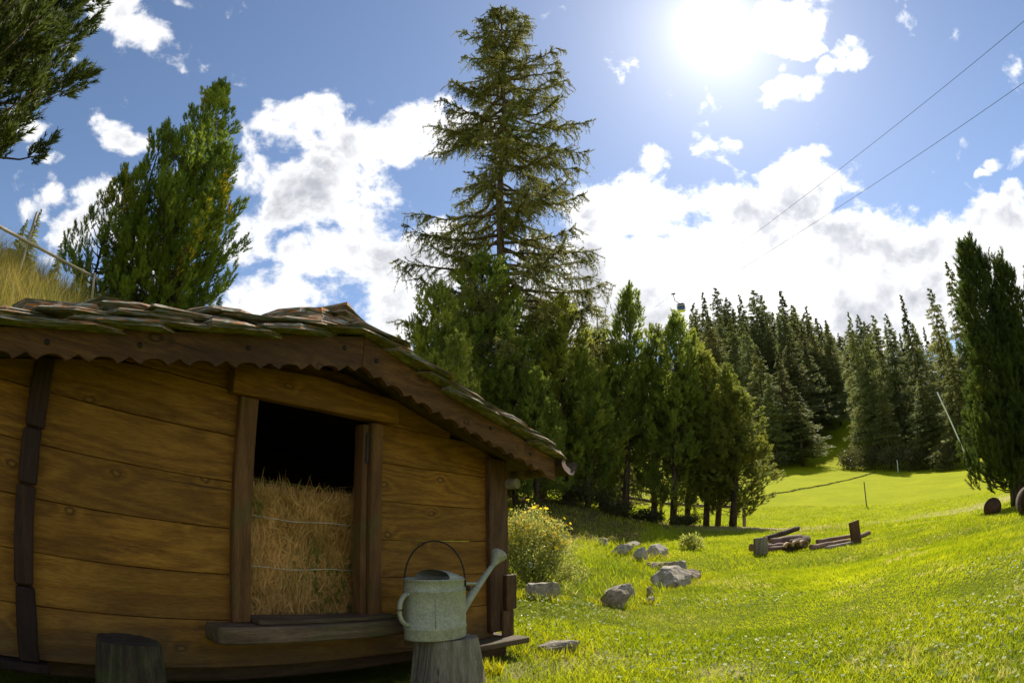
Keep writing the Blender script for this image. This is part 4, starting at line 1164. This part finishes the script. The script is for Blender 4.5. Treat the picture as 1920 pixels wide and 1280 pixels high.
# ---- distant forest
fv = [conifer_far(20, 3.5, 101, nb=180, sub=40, pw=.95, droop=.30), conifer_far(20, 3.1, 102, nb=170, sub=38, pw=1.05, droop=.42),
      conifer_far(20, 3.5, 103, nb=180, sub=40, pw=.75, droop=.25), conifer_far(20, 2.7, 104, nb=150, sub=32, pw=.60, droop=.3, base=.16, sparse=.9), conifer_far(20, 3.4, 105, nb=190, sub=40, pw=1.15, droop=.5)]
left_stand = [ # px,py top,d, variant, width factor, label
 (1300,568,128,3,.8,'thin pale conifer beside the gondola at the left end of the far skyline'),
 (1317,549,132,1,.9,'far conifer whose tip stands just right of the gondola'),
 (1340,539,136,3,.75,'slim far conifer poking highest left of centre on the skyline'),
 (1362,557,134,2,.8,'rounded far conifer between two slim ones on the left skyline'),
 (1386,553,132,1,.85,'far conifer with a fine tip over the right-hand end of the pine row'),
 (1412,543,138,3,1.0,'broad-topped far conifer in the middle of the left stand skyline'),
 (1427,553,130,0,.9,'far conifer just right of the broad-topped one'),
 (1463,545,126,4,1.15,'sharp dark spruce, tallest point right of the middle of the left stand'),
 (1484,572,134,2,.9,'far conifer close behind the right flank of the sharp dark spruce'),
 (1511,574,140,1,.85,'dark narrow spruce second from the gap on the skyline'),
 (1530,596,138,0,.85,'sloping shouldered spruce nearest the forest gap on the skyline'),
 (1548,600,142,4,.75,'last small spruce tip left of the forest gap'),
 (1328,596,104,2,1.0,'lit mid-green conifer over the left part of the pine row'),
 (1368,598,100,0,1.1,'wide lit conifer above the right slope of the pine row'),
 (1398,622,94,3,.9,'conifer half way down behind the right end of the pine row'),
 (1417,648,84,1,1.25,'front conifer of the left stand with its left flank behind the row'),
 (1457,660,82,4,1.15,'pale pointed conifer in the front of the left stand'),
 (1490,724,78,1,1.1,'lowest dark spruce at the front right corner of the left stand'),
 (1478,628,98,0,1.1,'dark conifer between the pale pointed one and the sharp spruce'),
 (1508,640,104,4,1.0,'dark spruce standing over the shaded side of the clearing'),
 (1537,652,112,0,1.0,'spruce at the back corner where the clearing narrows'),
 (1441,700,76,2,.8,'young conifer low at the front edge of the left stand'),
]
right_stand = [
 (1590,585,84,0,.72,'front conifer right of the gap, nearest the clearing'),
 (1607,590,80,2,.75,'broad dark conifer with a full lit left side beside the gap'),
 (1635,590,84,3,.7,'slim conifer with a bare lower trunk, second right of the gap'),
 (1660,588,86,3,.7,'slim twin conifer with light showing between its trunks'),
 (1689,553,82,4,.95,'tall sharp spruce in the middle of the right stand'),
 (1712,612,88,1,.9,'conifer tucked behind the right flank of the tall sharp spruce'),
 (1741,540,76,3,.85,'open-topped conifer left of the double-topped larch'),
 (1774,490,68,2,.85,'high ragged larch left of the dark edge pine'),
 (1800,498,72,3,.9,'ragged larch half hidden by the dark edge pine'),
 (1648,700,74,1,.7,'short dark conifer low between the slim trunks'),
 (1775,640,66,4,1.1,'dark spruce low behind the leaning white pole'),
 (1725,690,72,0,1.0,'dark spruce in the shade at the foot of the right stand'),
 (1620,700,86,4,.8,'dark inner conifer behind the broad one beside the gap'),
 (1860,560,70,0,1.2,'conifer mostly covered by the dark edge pine'),
 (1910,600,66,1,1.2,'conifer at the far right behind the edge pine'),
]
for i, (px, py, d, k, w, lab) in enumerate(left_stand + right_stand):
    f_, h_ = tree_h(px, py, d); s = h_ / 20
    sw = w * d / 100 * 1.7
    plant_tree('far_conifer', fv[k], f_, i * 1.7, (sw, sw, s), lab, 'tree', 'far conifers left of the clearing' if i < len(left_stand) else 'far conifers right of the clearing')
gg = random.Random(9)
def fill(n, x0, x1, topf, d0, d1, group, lab):
    for i in range(n):
        px = x0 + (x1 - x0) * (i + gg.random()) / n; d = gg.uniform(d0, d1)
        f_, h_ = tree_h(px, topf(px) + gg.uniform(10, 45), d)
        if h_ < 6: h_ = 10
        h_ = min(h_, 30)
        plant_tree('far_conifer', fv[gg.randrange(5)], f_, gg.uniform(0, 6), (d / 100 * gg.uniform(1.0, 1.5),) * 2 + (h_ / 20,), lab, 'tree', group)
fill(9, 1545, 1625, lambda x: 600, 125, 150, 'trees closing the forest gap', 'hazy conifer closing the top of the gap between the two stands')
fill(36, 1290, 1565, lambda x: 560 + max(0, x - 1480) * .4, 112, 150, 'inner trees of the left stand', 'conifer deep inside the stand left of the clearing, hidden but for glimpses')
fill(22, 1590, 1920, lambda x: 590, 92, 118, 'inner trees of the right stand', 'conifer deep inside the stand right of the clearing, hidden but for glimpses')
fill(12, 1000, 1300, lambda x: 640, 100, 140, 'forest behind the middle row', 'conifer of the far slope glimpsed behind the middle row of pines')
# small trees over the bank at the left
sm = [(78,392,22,1,.24,'small pointed tree beyond the grassy bank above the hand rail'),(52,412,23,0,.26,'small round topped tree left of the pointed one beyond the bank'),(122,440,26,2,.16,'lone small conifer beyond the middle of the hand rail'),(172,474,34,3,.2,'faint slender tree beyond the low end of the hand rail'),(152,486,36,1,.18,'faint short tree left of the slender one by the rail end')]
for i, (px, py, d, k, w, lab) in enumerate(sm):
    f_, h_ = tree_h(px, py, d); h_ = max(h_, 1.5)
    plant_tree('small_tree', fv[k], f_, i, (w, w, h_ / 20), lab, 'tree', 'small trees beyond the bank')


# ================================================================== shrubs
def leaf_cloud(centers, radii, n, size, seed, surf=.75, elong=1.8):
    g = np.random.default_rng(seed); V_ = []
    centers = np.array(centers); radii = np.array(radii)
    wts = (radii ** 2).prod(1) ** .5; wts /= wts.sum()
    idx = g.choice(len(centers), n, p=wts)
    u_ = unit(g.normal(size=(n, 3))); r = surf + (1 - surf) * g.random(n); r *= g.uniform(.85, 1.12, n)
    lump = 1 + .16 * np.sin(u_[:, 0] * 9 + idx) * np.sin(u_[:, 2] * 8 + idx * 2)
    P = centers[idx] + u_ * radii[idx] * (r * lump)[:, None]
    d = unit(u_ * .6 + [0, 0, .5] + g.normal(0, .6, (n, 3))); s = unit(np.cross(d, g.normal(size=(n, 3))))
    L = size * g.uniform(.6, 1.3, n)[:, None]; w = L / elong
    V_ = np.stack([P, P + d * L * .5 + s * w * .5, P + d * L, P + d * L * .5 - s * w * .5], 1).reshape(-1, 3)
    return V_, np.arange(len(V_)).reshape(-1, 4), P, u_
def flowers(P, Nn, size, seed):
    g = np.random.default_rng(seed); V_, F_ = [], []
    for p, n in zip(P, Nn):
        n = unit(n + g.normal(0, .3, 3) + [0, 0, .3]); a = unit(np.cross(n, g.normal(size=3))); b_ = np.cross(n, a); s = size * g.uniform(.7, 1.2)
        for k in range(5):
            t0 = 2 * math.pi * k / 5; c = lambda t, r: p + (a * math.cos(t) + b_ * math.sin(t)) * r * s
            i = len(V_); V_ += [p, c(t0 - .5, .75) + n * .15 * s, c(t0, 1.05) + n * .12 * s, c(t0 + .5, .75) + n * .15 * s]; F_.append((i, i + 1, i + 2, i + 3))
    return np.array(V_), np.array(F_)
shp = at(1004, 1098, 6.0); shp.z = hz(shp.x, shp.y)
shrub = empty('flowering_shrub', shp, 0); tag(shrub, 'rounded shrub covered in yellow flowers beside the right corner of the hut', 'shrub')
cs = [(-.30, .1, .55), (-.05, 0, .62), (.12, .1, .45), (.26, .05, .60), (.30, 0, .35), (-.22, -.12, .28), (-.05, -.2, .30), (.10, -.1, .18), (.44, .0, .17), (.0, .3, .5), (-.42, .2, .45)]
rs = [(.24, .22, .30), (.20, .22, .26), (.22, .22, .30), (.13, .14, .18), (.17, .2, .26), (.24, .2, .28), (.2, .2, .24), (.22, .2, .2), (.17, .15, .14), (.35, .2, .45), (.2, .2, .4)]
V_, F_, LP, LU = leaf_cloud(cs, rs, 26000, .024, 3, .45)
ok = V_.reshape(-1, 4, 3)[:, 0, 2] > .0; V_ = V_.reshape(-1, 4, 3)[ok].reshape(-1, 3); F_ = np.arange(len(V_)).reshape(-1, 4)
link('foliage', mesh_np('foliage', V_, F_, 4), M['leafy'], shrub)
g = np.random.default_rng(4)
outer = (LU[:, 2] > -.1) & (LP[:, 2] > .46) & (LU[:, 1] < .5); ci = g.choice(np.nonzero(outer)[0], 260, replace=False)
V_, F_ = flowers(LP[ci] * 1.0 + LU[ci] * .03, LU[ci], .026, 5)
fl = link('flower_heads', mesh_np('flower_heads', V_, F_, 4), M['petal'], shrub); fl['kind'] = 'stuff'
outer = (LU[:, 2] > -.5) & (LU[:, 1] < .3) & (LP[:, 2] < .6); ci = g.choice(np.nonzero(outer)[0], 160, replace=False)
V_, F_ = flowers(LP[ci] + LU[ci] * .02, LU[ci], .010, 6)
fl = link('faded_heads', mesh_np('faded_heads', V_, F_, 4), M['white_petal'], shrub); fl['kind'] = 'stuff'
st_ = [([(0, 0, -.05), (x * .5, y * .5, z * .5), (x, y, z)], [.014, .009, .004], 5) for x, y, z in cs]
link('stems', tubes_mesh('stems', st_), M['bark'], shrub)
shrub.scale = (.90, .90, .93)

def bushlet(px, d, w, h, n, size, mat, label, group=None, elong=2.2, seed=0, cat='shrub'):
    p = on_ground(px, d); o = empty('low_shrub', p); tag(o, label, cat, group)
    g = random.Random(seed); cs = [(g.uniform(-.5, .5) * w * .6, g.uniform(-.3, .3) * w * .6, h * g.uniform(.25, .55)) for _ in range(6)]
    V_, F_, _, _ = leaf_cloud(cs, [(w * .28, w * .25, h * .45)] * 6, n, size, seed, .3, elong)
    o1 = link('foliage', mesh_np('foliage', V_, F_, 4), M[mat], o)
    link('stems', tubes_mesh('stems', [([(0, 0, -.05), (c[0] * .5, c[1] * .5, c[2] * .6), c], [.012, .008, .003], 4) for c in cs]), M['bark'], o)
    return o
bushlet(1298, 11.0, .42, .32, 500, .10, 'leafy', 'low leafy plant with pale drooping leaves at the edge of the tree shade', None, 4.0, 1, 'plant')
for i, (px, d, w, h) in enumerate([(1110,17.5,1.6,.6),(1160,17.2,1.3,.5),(1205,17.4,1.2,.45),(1290,17.4,1.1,.4),(1075,16.5,1.3,.8)]):
    bushlet(px, d, w, h, 2600, .06, 'underbrush', ['dark undergrowth by the leftmost trunk of the middle row', 'low undergrowth under the two-pronged pine of the row', 'small dark bush between two trunks in the middle of the row', 'small dark bush beside the trunk right of the fence post gap', 'tallest undergrowth, left of the row above the shrub'][i], 'undergrowth below the pine row', 2.0, 20 + i)
for i, (px, d, w, h) in enumerate([(1612,76,5,2.8),(1638,74,6,3.4),(1700,72,7,3.4),(1745,70,7,3.4),(1790,66,7,3.0),(1455,74,6,2.2)]):
    bushlet(px, d, w, h, 3000, .22, 'underbrush', ['thicket at the right corner of the clearing, under the broad dark conifer', 'thicket below the slim twin conifers of the right stand', 'thicket below the tall sharp spruce of the right stand', 'thicket left of the foot of the leaning white pole', 'thicket beside the dark edge pine at the forest foot', 'low thicket at the front foot of the left stand'][i], 'thickets along the forest edge', 2.0, 40 + i)


# ================================================================== timber on the lawn, fence, poles
def log_between(name, a, b_, r, mat, label=None, cat=None, group=None, sides=12, parent=None, r2=None):
    a, b_ = Vector(a), Vector(b_); L = (b_ - a).length
    n = 8; P = np.stack([np.linspace(-L / 2, L / 2, n), np.random.default_rng(int(L * 999) % 97).normal(0, r * .06, n), np.random.default_rng(int(L * 777) % 97).normal(0, r * .06, n)], -1)
    o = link(name, tubes_mesh(name, [(P, np.linspace(r, r2 or r * .9, n), sides)]), mat, parent, (a + b_) / 2)
    o.rotation_mode = 'QUATERNION'; o.rotation_quaternion = (b_ - a).to_track_quat('X', 'Z')
    return tag(o, label, cat, group)
def gp(px, py, d, up=0.0):
    """on the ground under a picture point, raised by up"""
    v = at(px, py, d); v.z = hz(v.x, v.y) + up; return v
b1 = gp(1427, 1038, 10.4, -.03)
stump('log_block', b1, .26, .25, .25, .24, .33, M['grey_wood'], 7, 'short grey upright log block at the left end of the timber pile', 0, 'log block')
TG = 'logs piled left on the lawn'
log_between('log', gp(1408, 1034, 10.9, .07), gp(1478, 1020, 11.3, .07), .085, M['log_wood'], 'thick reddish log at the bottom of the left timber pile', 'log', TG)
log_between('log', gp(1440, 1030, 10.9, .05), gp(1512, 1014, 11.6, .05), .05, M['log_wood'], 'thin log lying in front along the foot of the timber pile', 'log', TG)
log_between('log', gp(1432, 1024, 11.4, .20), gp(1498, 1010, 11.9, .36), .055, M['log_bark'], 'dark bark-covered pole slanting along the top of the timber pile', 'log', TG)
log_between('log', gp(1445, 1026, 11.2, .16), gp(1502, 1015, 11.6, .20), .075, M['log_wood'], 'pale log in the middle of the timber pile', 'log', TG)
log_between('log', gp(1478, 1022, 10.9, .10), gp(1512, 1014, 11.9, .12), .11, M['log_bark'], 'stout short log with its cut end at the right of the pile', 'log', TG)
def half_pipe(px, d, r, L, label):
    n, k = 2, 12; V_, F_ = [], []
    for y in (-L / 2, L / 2):
        for rr in (r, r * .72):
            for j in range(k):
                a = math.pi * j / (k - 1); V_.append((rr * math.cos(a), y, rr * math.sin(a) * 1.15))
    w = 2 * k
    for j in range(k - 1):
        F_ += [(j, j + 1, w + j + 1, w + j), (k + j, w + k + j, w + k + j + 1, k + j + 1), (j, k + j, k + j + 1, j + 1), (w + j, w + j + 1, w + k + j + 1, w + k + j)]
    F_ += [(0, w, w + k, k), (k - 1, 2 * k - 1, w + 2 * k - 1, w + k - 1)]
    p = on_ground(px, d); o = link('hollow_log', mesh_np('hollow_log', V_, F_, 4), M['cut_wood'], None, p + Vector((0, 0, .10)), (0, 0, R_(-12)))
    return tag(o, label, 'hollow log', 'hollow split logs on the pile')
half_pipe(1477, 10.75, .075, .22, 'leftmost of the three hollow split logs with pale rims')
half_pipe(1491, 10.85, .085, .24, 'middle one of the three hollow split logs, tallest arch')
half_pipe(1506, 11.0, .080, .24, 'rightmost of the three hollow split logs at the pile end')
b2 = gp(1606, 1014, 11.3, -.05)
o = stump('wood_post', b2, .20, .20, .19, .18, .47, M['corner_wood'], 8, 'dark upright square post standing among poles on the lawn', .012, 'post'); o.rotation_euler = (0, R_(-5), R_(-30))
TG = 'poles lying around the dark post'
log_between('pole', gp(1520, 1028, 10.9, .05), gp(1592, 1014, 11.5, .05), .055, M['log_wood'], 'reddish pole lying left of the dark post, thick end near', 'pole', TG)
log_between('pole', gp(1532, 1024, 11.1, .13), gp(1600, 1010, 11.8, .12), .040, M['log_wood'], 'upper thin pole resting on the reddish one left of the post', 'pole', TG)
log_between('pole', gp(1548, 1024, 10.7, .03), gp(1600, 1016, 11.2, .04), .03, M['rail_wood'], 'pale thin lath lying in the grass before the poles', 'pole', TG)
log_between('pole', gp(1604, 1012, 11.6, .08), gp(1630, 1006, 12.0, .10), .05, M['log_wood'], 'pole end poking out right of the dark post', 'pole', TG)

# round logs at the foot of the right pine
def disc_log(p, r, L, yaw, label, mat='log_bark'):
    o = empty('round_log', p, yaw); tag(o, label, 'log')
    V_ = tubes_mesh('bark_mantle', [([(0, -L / 2, r * .93), (0, 0, r * .93), (0, L / 2, r * .93)], r, 22)])
    link('bark_mantle', V_, M[mat], o)
    lathe('cut_face', [(0, 0), (r * .86, 0), (r * .87, .004), (0, .0045)], 24, M['cut_dark'] if 'cut_dark' in M else M['corner_wood'], o, (0, -L / 2 - .002, r * .93), rot=(R_(90), 0, 0))
    return o
disc_log(gp(1862, 964, 11.9, -.05), .19, .22, R_(-48), 'dark round log on end at the foot of the right edge pine')
disc_log(gp(1934, 968, 9.8, -.04), .24, .4, R_(-40), 'bigger mossy log cut by the right edge of the picture')

# rail fence behind the row
fence = empty('rail_fence', on_ground(1395, 19.6)); tag(fence, 'low wooden rail fence running behind the middle row of pines', 'fence')
fl_ = fence.location.copy()
def rel(v): return Vector(v) - fl_
fpts = [(1396, 19.6), (1325, 20.2), (1240, 20.8), (1150, 21.4), (1060, 22.0)]
tops = []
for px, d in fpts:
    g0 = on_ground(px, d); tp_ = g0 + Vector((.03, 0, .74)); tops.append(g0 + Vector((0, 0, .66)))
    log_between('post', rel(g0 - Vector((0, 0, .1))), rel(tp_), .065, M['grey_wood'], parent=fence, sides=8)
for a, b_ in zip(tops[:-1], tops[1:]):
    dd = (b_ - a).normalized(); log_between('rail', rel(a - dd * -.08), rel(b_ - dd * .02), .055, M['rail_wood'], parent=fence, sides=8)

def stake(px, py0, py1, d, r, mat, label, lean=0.0, name='stake'):
    base = gp(px, py1, d); top = at(px + lean, py0, d)
    if top.z < base.z + .3: top.z = base.z + 1
    return log_between(name, base - Vector((0, 0, .05)), top, r, mat, label, 'pole' if 'pole' in name else 'stake', sides=7)
stake(1625, 903, 950, 33, .035, M['grey_pole'], 'thin dark stake standing alone in the sunny meadow', -5)
stake(1684, 862, 884, 68, .05, M['white_pole'], 'short pale stake at the shadow edge below the right stand', -2)
stake(1817, 735, 838, 60, .075, M['white_pole'], 'long white pole leaning to the left before the dark forest', -60, 'ski_pole')

# hand rail on the bank
A_, B_ = at(-30, 408, 6.6), at(186, 524, 7.4)
hr = empty('hand_rail', A_); tag(hr, 'thin wooden hand rail sloping down across the grassy bank', 'railing')
log_between('rail', A_ - A_, B_ - A_, .022, M['rail_wood'], parent=hr, sides=8)
for px, py, d, lx in ((70, 398, 6.85, -26), (178, 512, 7.3, -4), (-40, 395, 6.6, 0)):
    tp_ = at(px, py, d); bt = at(px + lx, py + 85, d); bt.z = min(bt.z, hz(bt.x, bt.y) - .05)
    log_between('post', tp_ - A_, bt - A_, .018, M['rail_wood'], parent=hr, sides=7)

# ================================================================== cable car
def cable(pa, pb, r, label, ext=(1.6, 1.15)):
    a, b_ = Vector(pa), Vector(pb); dd = b_ - a
    a2, b2 = b_ - dd * ext[0], a + dd * ext[1]
    n = 60; ts = np.linspace(0, 1, n)
    P = np.array([tuple(a2.lerp(b2, q) - Vector((0, 0, 0))) for q in ts])
    o = link('cable', tubes_mesh('cable', [(P - P[0], r, 6)]), M['cable'], None, P[0]); return tag(o, label, 'cable')
ga = at(1262, 551, 170)
cable(at(1920, 40, 62), ga, .032, 'upper steel cable of the gondola lift running down to the cabin')
cable(at(1920, 155, 62), at(1300, 560, 165), .032, 'lower steel cable of the lift crossing the bright clouds')
gon = empty('gondola', ga + Vector((0, 0, 0)), R_(-17)); tag(gon, 'small white gondola cabin with dark windows hanging over the far trees', 'gondola')
link('hanger', tubes_mesh('hanger', [([(0, 0, 0), (.3, 0, -2.2), (1.2, 0, -3.0), (1.9, 0, -3.3)], [.13, .13, .12, .12], 8)]), M['grey_pole'], gon)
box_piece('grip', (-.55, -.2, -.22), (.75, .2, .22), M['grey_pole'], gon, .08)
def cabin():
    bm = bmesh.new(); prof = [(.86, -5.9), (1.08, -5.1), (1.0, -4.3), (.78, -3.45), (.45, -3.3)]; rows = []
    for w, z in prof:
        rows.append([bm.verts.new((1.95 + w * 1.25 * cx_, w * 1.0 * cy_, z)) for cx_, cy_ in ((-1, -.8), (-.85, -1), (.85, -1), (1, -.8), (1, .8), (.85, 1), (-.85, 1), (-1, .8))])
    for a, b_ in zip(rows[:-1], rows[1:]):
        for i in range(8): bm.faces.new((a[i], a[(i + 1) % 8], b_[(i + 1) % 8], b_[i]))
    bm.faces.new(rows[0][::-1]); bm.faces.new(rows[-1]); return bm_mesh('cabin_body', bm)
link('cabin_body', cabin(), M['cab_paint'], gon)
for s_ in (-1, 1):
    V_ = [(.85, s_ * 1.075, -4.95), (3.05, s_ * 1.075, -4.95), (2.85, s_ * .86, -3.7), (1.05, s_ * .86, -3.7)]
    me_ = bpy.data.meshes.new('window'); me_.from_pydata([(x, y + s_ * .03, z) for x, y, z in V_] + [(x, y - s_ * .06, z) for x, y, z in V_], [], [(0, 1, 2, 3), (4, 7, 6, 5), (0, 4, 5, 1), (1, 5, 6, 2), (2, 6, 7, 3), (3, 7, 4, 0)])
    link('window', me_, M['cab_glass'], gon)
for s_ in (-1, 1):
    box_piece('window', (1.95 + s_ * 1.26 - .05, -.72, -4.9), (1.95 + s_ * 1.26 + .06, .72, -3.85), M['cab_glass'], gon, .02)
box_piece('blue_band', (.62, -1.11, -5.25), (3.28, 1.11, -5.0), M['cab_blue'], gon, .02)
box_piece('ski_rack', (1.0, -1.25, -5.75), (2.9, -1.12, -5.25), M['cab_blue'], gon, .02)


# ================================================================== grass
def blades(x, y, h, w, lean, seed, zoff=-.006, bend=.5):
    g = np.random.default_rng(seed); n = len(x); z = height(x, y) + zoff
    h = h * g.uniform(.5, 1.25, n); az = g.uniform(0, 2 * np.pi, n); la = g.uniform(0, lean, n)
    d = np.stack([np.cos(az) * la, np.sin(az) * la, np.ones(n)], -1)
    sa = g.uniform(0, 2 * np.pi, n); s = np.stack([np.cos(sa), np.sin(sa), np.zeros(n)], -1) * (w * g.uniform(.6, 1.3, n))[:, None] / 2
    p = np.stack([x, y, z], -1); md = p + d * (h * .5)[:, None]
    tp_ = p + d * h[:, None] * np.array([1, 1, 1.0]) + np.stack([np.cos(az), np.sin(az), -.35 * np.ones(n)], -1) * (h * bend * g.uniform(0, 1, n))[:, None] * .6
    V_ = np.stack([p - s, p + s, md + s * .8, md - s * .8, tp_ + s * .15, tp_ - s * .15], 1).reshape(-1, 3)
    i = np.arange(n)[:, None] * 6
    F_ = np.stack([i + np.array([[0, 1, 2, 3]]), i + np.array([[3, 2, 4, 5]])], 1).reshape(-1, 4)
    return V_, F_
def sector(n, d0, d1, a0, a1, seed, p=2.0):
    g = np.random.default_rng(seed); d = (d0 ** p + (d1 ** p - d0 ** p) * g.random(n)) ** (1 / p); a = np.radians(a0 + (a1 - a0) * g.random(n))
    return d * np.sin(a), d * np.cos(a)
def in_hut(x, y, m_=0.0):
    q = np.stack([x - hut.location.x, y - hut.location.y], -1); lx = q @ np.array([hu.x, hu.y]); ly = q @ np.array([hn.x, hn.y])
    return (lx > .1 - m_) & (lx < 2.6 + m_) & (ly > -.02 - m_) & (ly < 1.62 + m_)
def lawn(n, d0, d1, a0, a1, h, w, seed, lean=.9, thin=True, p=2.0):
    x, y = sector(n, d0, d1, a0, a1, seed, p)
    keep = ~in_hut(x, y)
    nz = np.sin(x * 2.1 + 3 * np.sin(y * .8)) * np.sin(y * 1.9 + 2 * np.sin(x * 1.1))
    nr_, wn_, lt_ = attrs(x, y); g = np.random.default_rng(seed + 1)
    keep &= g.random(n) > wn_ * .85; keep &= g.random(n) > lt_ * .8 * (nr_ < .9)
    x, y, nz = x[keep], y[keep], nz[keep]
    return blades(x, y, h * (1 + .3 * nz), w, lean, seed)
parts = [lawn(62000, 1.5, 4.2, -14, 60, .046, .0058, 1), lawn(90000, 4.2, 8.5, -10, 58, .042, .0085, 2), lawn(75000, 8.5, 15, -3, 56, .046, .013, 3, p=1.6),
         lawn(60000, 15, 34, 3, 52, .075, .026, 4, p=1.3), lawn(7000, 1.2, 4.0, -75, -14, .05, .006, 5), lawn(12000, 6, 18, -6, 14, .12, .012, 12)]
VV, FF, o_ = [], [], 0
for a, b_ in parts: VV.append(a); FF.append(b_ + o_); o_ += len(a)
gr = link('grass', mesh_np('grass', np.vstack(VV), np.vstack(FF), 4), M['grass']); tag(gr, 'short bright green lawn grass over the meadow', 'grass', kind='stuff')
# track of taller grass
gx_, gy_ = np.repeat(tx, 9) + rng.normal(0, .12, len(tx) * 9), np.repeat(ty, 9) + rng.normal(0, .12, len(tx) * 9)
V_, F_ = blades(gx_, gy_, .10, .05, .7, 31)
tg = link('grass_line', mesh_np('grass_line', V_, F_, 4), M['underbrush']); tag(tg, 'dark line of longer grass crossing the far meadow', 'grass', kind='stuff')
# long dry grass on the bank
x, y = sector(30000, 4.9, 8.2, -70, -41.5, 41, 2)
V1, F1 = blades(x, y, .42, .0065, .55, 42, bend=.8)
x, y = sector(5000, 5.0, 8.0, -70, -42, 43, 2)
V2, F2 = blades(x, y, .62, .005, .35, 44, bend=.5)
bg_ = link('bank_grass', mesh_np('bank_grass', np.vstack([V1, V2]), np.vstack([F1, F2 + len(V1)]), 4), M['tall_grass']); tag(bg_, 'long yellowing grass on the bank behind the roof', 'grass', kind='stuff')
# rank grass round posts and stones
tx_, ty_ = [], []
for o in [o for o in bpy.data.objects if o.name.startswith(('rock', 'log_block', 'wood_post', 'tree_stump', 'wood_block'))and o.parent is None]:
    r = .5 * max(o.scale[0], o.scale[1]) if o.name.startswith('rock') else .16
    n = int(160 + 500 * r); a = rng.uniform(0, 6.28, n); q = r * rng.uniform(.75, 1.25, n) + .01
    tx_.append(o.location.x + q * np.cos(a)); ty_.append(o.location.y + q * np.sin(a))
V_, F_ = blades(np.concatenate(tx_), np.concatenate(ty_), .075, .0065, .7, 51)
rg = link('tuft_grass', mesh_np('tuft_grass', V_, F_, 4), M['grass']); tag(rg, 'longer grass left standing round stones and stumps', 'grass', kind='stuff')
# clover leaves and tiny white flowers in the lawn
def specks(n, d0, d1, a0, a1, size, up, seed):
    g = np.random.default_rng(seed); x, y = sector(n, d0, d1, a0, a1, seed, 1.5); keep = ~in_hut(x, y)
    cl = np.sin(x * 1.3 + 2) * np.sin(y * 1.7 + x * .5); keep &= g.random(n) < np.clip(.45 + .6 * cl, .05, 1)
    x, y = x[keep], y[keep]; n = len(x); z = height(x, y) + up * g.uniform(.5, 1.2, n)
    nrm = unit(np.stack([g.normal(0, .45, n), g.normal(0, .45, n), np.ones(n)], -1)); a = unit(np.cross(nrm, g.normal(size=(n, 3)))); b_ = np.cross(nrm, a)
    s = size * g.uniform(.6, 1.3, n)[:, None]; p = np.stack([x, y, z], -1)
    V_ = np.stack([p - a * s, p + b_ * s * .8, p + a * s, p - b_ * s * .8], 1).reshape(-1, 3)
    return V_, np.arange(len(V_)).reshape(-1, 4)
V_, F_ = specks(9000, 1.8, 7, -8, 58, .012, .044, 61)
o = link('clover', mesh_np('clover', V_, F_, 4), M['clover']); tag(o, 'small clover leaves scattered through the near lawn', 'ground cover', kind='stuff')
V_, F_ = specks(450, 2.0, 13, -2, 56, .0065, .045, 62)
o = link('daisies', mesh_np('daisies', V_, F_, 4), M['white_petal']); tag(o, 'tiny pale flowers dotted over the lawn', 'ground cover', kind='stuff')
